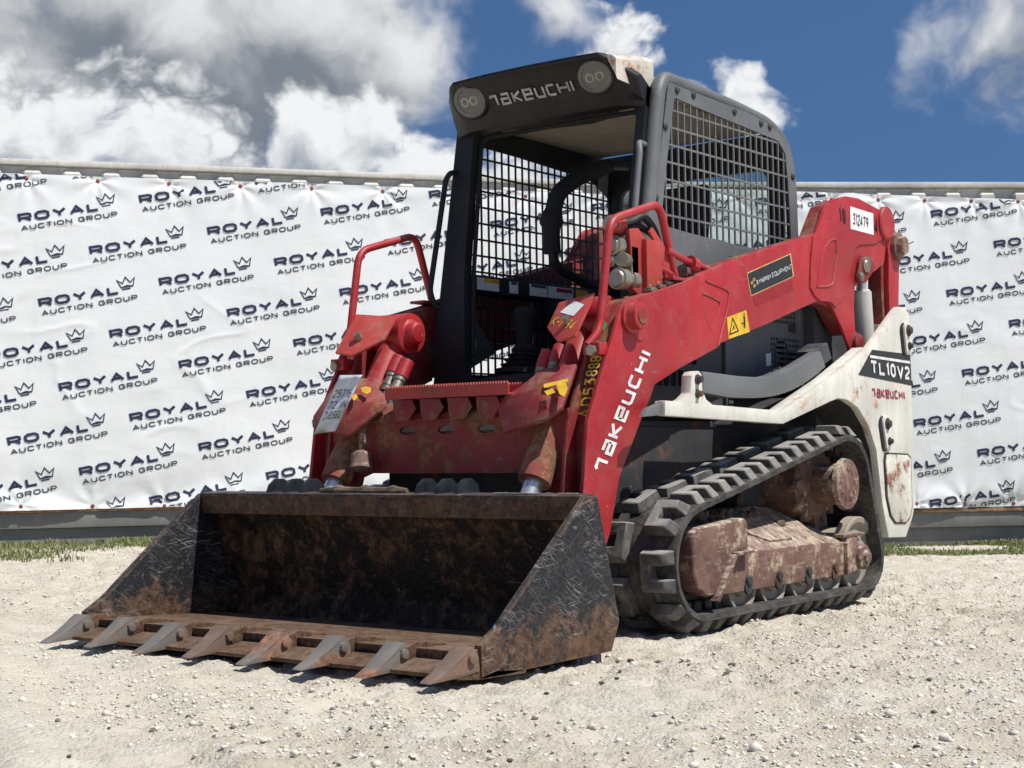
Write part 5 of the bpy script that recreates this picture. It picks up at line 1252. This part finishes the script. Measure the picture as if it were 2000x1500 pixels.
words('dealer_name', 'SYNERGY', Ya + .003, (1477.5, 556), (1506, 543), (1476.5, 548), LETW, NEAR, .20, .95, .26)
words('dealer_name', 'EQUIPMENT', Ya + .003, (1508, 542), (1546, 525), (1506.5, 533), LETW, NEAR, .13, .9, .26)
v, f, l, w = text2d('0', .28, 1., 0); 
for k, (px, py) in enumerate(((1466, 553), (1471, 559), (1470, 547))): words('dealer_emblem', '0', Ya + .003, (px, py + 3), (px + 4.5, py + 1), (px - .5, py - 3), ORNG, NEAR, .28)
decal('dark_red_patch', Ya, [(1470, 582), (1546, 547), (1550, 566), (1476, 598)], DKRED, NEAR)
decal('warning_sticker', Ya, [(1419, 620), (1457, 606), (1464, 648), (1423, 662)], YEL, NEAR)
def stroke_on(name, Y, line, th, mat, parent):
    vs, fs = stroke2d(onY(Y, line), th); return mesh_obj(name, [(p_.x, Y + .0012, p_.y) for p_ in vs], fs, mat, parent)
stroke_on('warning_triangle', Ya + .002, [(1425, 653), (1431, 621), (1442, 646), (1425, 653)], .005, LETK, NEAR)
stroke_on('warning_mark', Ya + .002, [(1431, 645), (1433, 636), (1435, 643)], .004, LETK, NEAR)
stroke_on('warning_figure', Ya + .002, [(1454, 640), (1454, 624), (1453, 616)], .010, LETK, NEAR)
stroke_on('warning_figure', Ya + .002, [(1453.5, 614), (1453.5, 611)], .008, LETK, NEAR)
stroke_on('warning_arrow', Ya + .002, [(1448, 632), (1452, 631)], .004, LETK, NEAR)
YR = Ya + .008
decal('number_label', YR, [(1660, 403), (1705, 417), (1706, 459), (1661, 447)], PAPER, NEAR)
words('label_number', '312479', YR + .0015, (1666, 438), (1695, 447), (1666, 416), LETK, NEAR, .15, .9, .30)
words('arm_number', '10', YR, (1640, 434), (1652, 438), (1638, 404), LETK, NEAR, .2, .55, .3)
words('arm_number', '4', YR, (1707.5, 455), (1714, 458), (1707, 425), LETK, NEAR, .28, .8, .2)
decal('model_decal', YP, [(1703, 683), (1777.5, 692), (1780, 753), (1676, 732)], DECK, NF)
words('model_lettering', 'TL10V2', YP + .0016, (1701, 730), (1777, 742), (1699, 703), LETW, NF, .22, .85, .24)
stroke_on('model_overline', YP + .0018, [(1699, 696), (1777, 708)], .012, LETW, NF)
words('maker_lettering', 'takeucHI', YP, (1704, 776), (1767, 781), (1702, 758), LETR, NF, .24, .95, .26)
# yellow marker notes
SHR = [o for o in NEAR.children if o.name.startswith('knee_shield')][0]
kn = [Vector(p_) for p_ in knee]; e1 = (kn[2] - kn[4]).normalized(); nn_ = (kn[1] - kn[0]).cross(kn[4] - kn[0]).normalized()
if nn_.x < 0: nn_ = -nn_
e2_ = nn_.cross(e1).normalized(); e2_ = e2_ if e2_.z > 0 else -e2_
v, f, l, w = text2d('K-1994', .16, .8, .3); O = kn[4] + Vector((.006, 0, .008)) + e1 * .01 + e2_ * .012
letter_mesh('marker_note', v, f, l, lambda x, y, h: tuple(O + e1 * (.15 * x / w) + e2_ * (.042 * y) + nn_ * (h + .001)), YPAINT, SHR)
pq = [O + e2_ * .058 + e1 * a + e2_ * b_ + nn_ * .002 for a, b_ in ((.0, 0), (.10, .0), (.11, .055), (.03, .06))]
mesh_obj('torn_label', [tuple(p_) for p_ in pq], [(0, 1, 2, 3)], PAPER, SHR)
words('chassis_number', 'AD53808CT', Ya - .0, (1146, 815), (1190, 668), (1146, 815), YPAINT, NEAR) if False else None
v, f, l, w = text2d('AD53888CT', .16, .75, .26)
p0 = Vector((.795 + .006, .605, .755)); p1 = Vector((.655 + .006, .605, 1.02))
wl = onY(Ya, [(1167, 818), (1181, 730), (1202, 664)])
def webpt(t):
    t *= 2; i_ = min(1, int(t)); f_ = t - i_; return (wl[i_][0] * (1 - f_) + wl[i_ + 1][0] * f_, wl[i_][1] * (1 - f_) + wl[i_ + 1][1] * f_)
def webmap(x, y, h):
    q_ = webpt(min(.999, x / w)); return (q_[0] + .006 + h, .640 - .050 * y, q_[1] + .004)
letter_mesh('marker_number', v, f, l, webmap, YPAINT, NEAR, .0006)
def on_plane(a, b_, c, pts, lift):
    a, b_, c = np.array(a), np.array(b_), np.array(c); n_ = np.cross(b_ - a, c - a); n_ /= np.linalg.norm(n_)
    if n_ @ (CAM - a) < 0: n_ = -n_
    o_ = []
    for px, py in pts:
        v_ = ray(px, py); t = ((a - CAM) @ n_) / (v_ @ n_); o_.append(tuple(CAM + t * v_ + n_ * lift))
    return o_
cen_n = (.835, .47, .868)
for k_, pts in enumerate(([(1062, 752), (1110, 741), (1111, 747), (1064, 759)], [(1088, 752), (1106, 749), (1110, 760), (1104, 776), (1094, 772), (1090, 762)], [(1064, 766), (1080, 760), (1086, 768), (1070, 774)])):
    vv_ = on_plane(cov2[0], cov2[1], cen_n, pts, .004); mesh_obj('torn_yellow_sticker', vv_, [tuple(range(len(vv_)))], YEL, NEAR)
FARM = [o for o in LD.children if o.name.startswith('lift_arm')][1]
fm = lambda p_: (p_[0], -p_[1], p_[2])
for pts in ([(706, 760), (716, 757), (726, 760), (725, 768), (718, 772), (709, 768)], [(688, 776), (696, 771), (700, 778), (692, 785)]):
    vv_ = on_plane(fm(cov2[0]), fm(cov2[1]), fm(cen_n), pts, .006); mesh_obj('torn_yellow_sticker', vv_, [tuple(range(len(vv_)))], YEL, FARM)
BOXF = [o for o in NEAR.children if o.name.startswith('inner_arm_plate')][0]
def mk_yellow(y, z0, lst, mat, name, par, xf):
    for k, line in enumerate(lst):
        vs, fs = stroke2d(line, .016); mesh_obj(name, [(xf(p_.x, p_.y), p_.x, p_.y) for p_ in vs], fs, mat, par)

b = B(); b.prism(onY(.60, [(1168, 620), (1180, 626), (1194, 645), (1184, 650), (1170, 641)]), .598, .601); b.out('green_tag', GRNS, SHR)
# the paper tag hung on the far cylinder shroud
pt_px = [(664, 733), (708, 732), (683, 808), (668, 842), (612, 848), (640, 790)]
xt = .905
def onXp(px, py, X):
    v_ = ray(px, py); t = (X - CAM[0]) / v_[0]; return CAM + t * v_
NT, MT = 14, 7; vs = []; fs = []
c00, c10, c01, c11 = np.array((664., 733.)), np.array((708., 732.)), np.array((613., 848.)), np.array((655., 842.))
for i in range(NT):
    for j in range(MT):
        a = i / (NT - 1); c = j / (MT - 1); q_ = (c00 * (1 - c) + c10 * c) * (1 - a) + (c01 * (1 - c) + c11 * c) * a
        p_ = onXp(q_[0], q_[1], xt + .03 * a + .012 * math.sin(a * 9 + c * 4) * (.3 + a)); vs.append(tuple(p_))
for i in range(NT - 1):
    for j in range(MT - 1): fs.append((i * MT + j, i * MT + j + 1, (i + 1) * MT + j + 1, (i + 1) * MT + j))
TG = mesh_obj('paper_tag', vs, fs, PLAST, None, 60); so_ = TG.modifiers.new('thick', 'SOLIDIFY'); so_.thickness = .0012
tag(TG, 'crumpled white paper tag with handwriting hung beside the far tilt cylinder', 'paper tag')
for txt, a0, h_ in (('25716', .30, .14), ('72 IN', .50, .13), ('DIESEL', .68, .13)):
    v, f, l, w = text2d(txt, .13, .8, .3); VV = []
    for i_, p_ in enumerate(v):
        a = a0 + h_ * (1 - p_.y) - .05; c = .10 + .80 * p_.x / w; q_ = (c00 * (1 - c) + c10 * c) * (1 - a) + (c01 * (1 - c) + c11 * c) * a
        VV.append(tuple(onXp(q_[0], q_[1], xt + .006 + .03 * a + .012 * math.sin(a * 9 + c * 4) * (.3 + a) + l[i_] * .0006)))
    mesh_obj('handwriting', VV, f, LETK, TG)
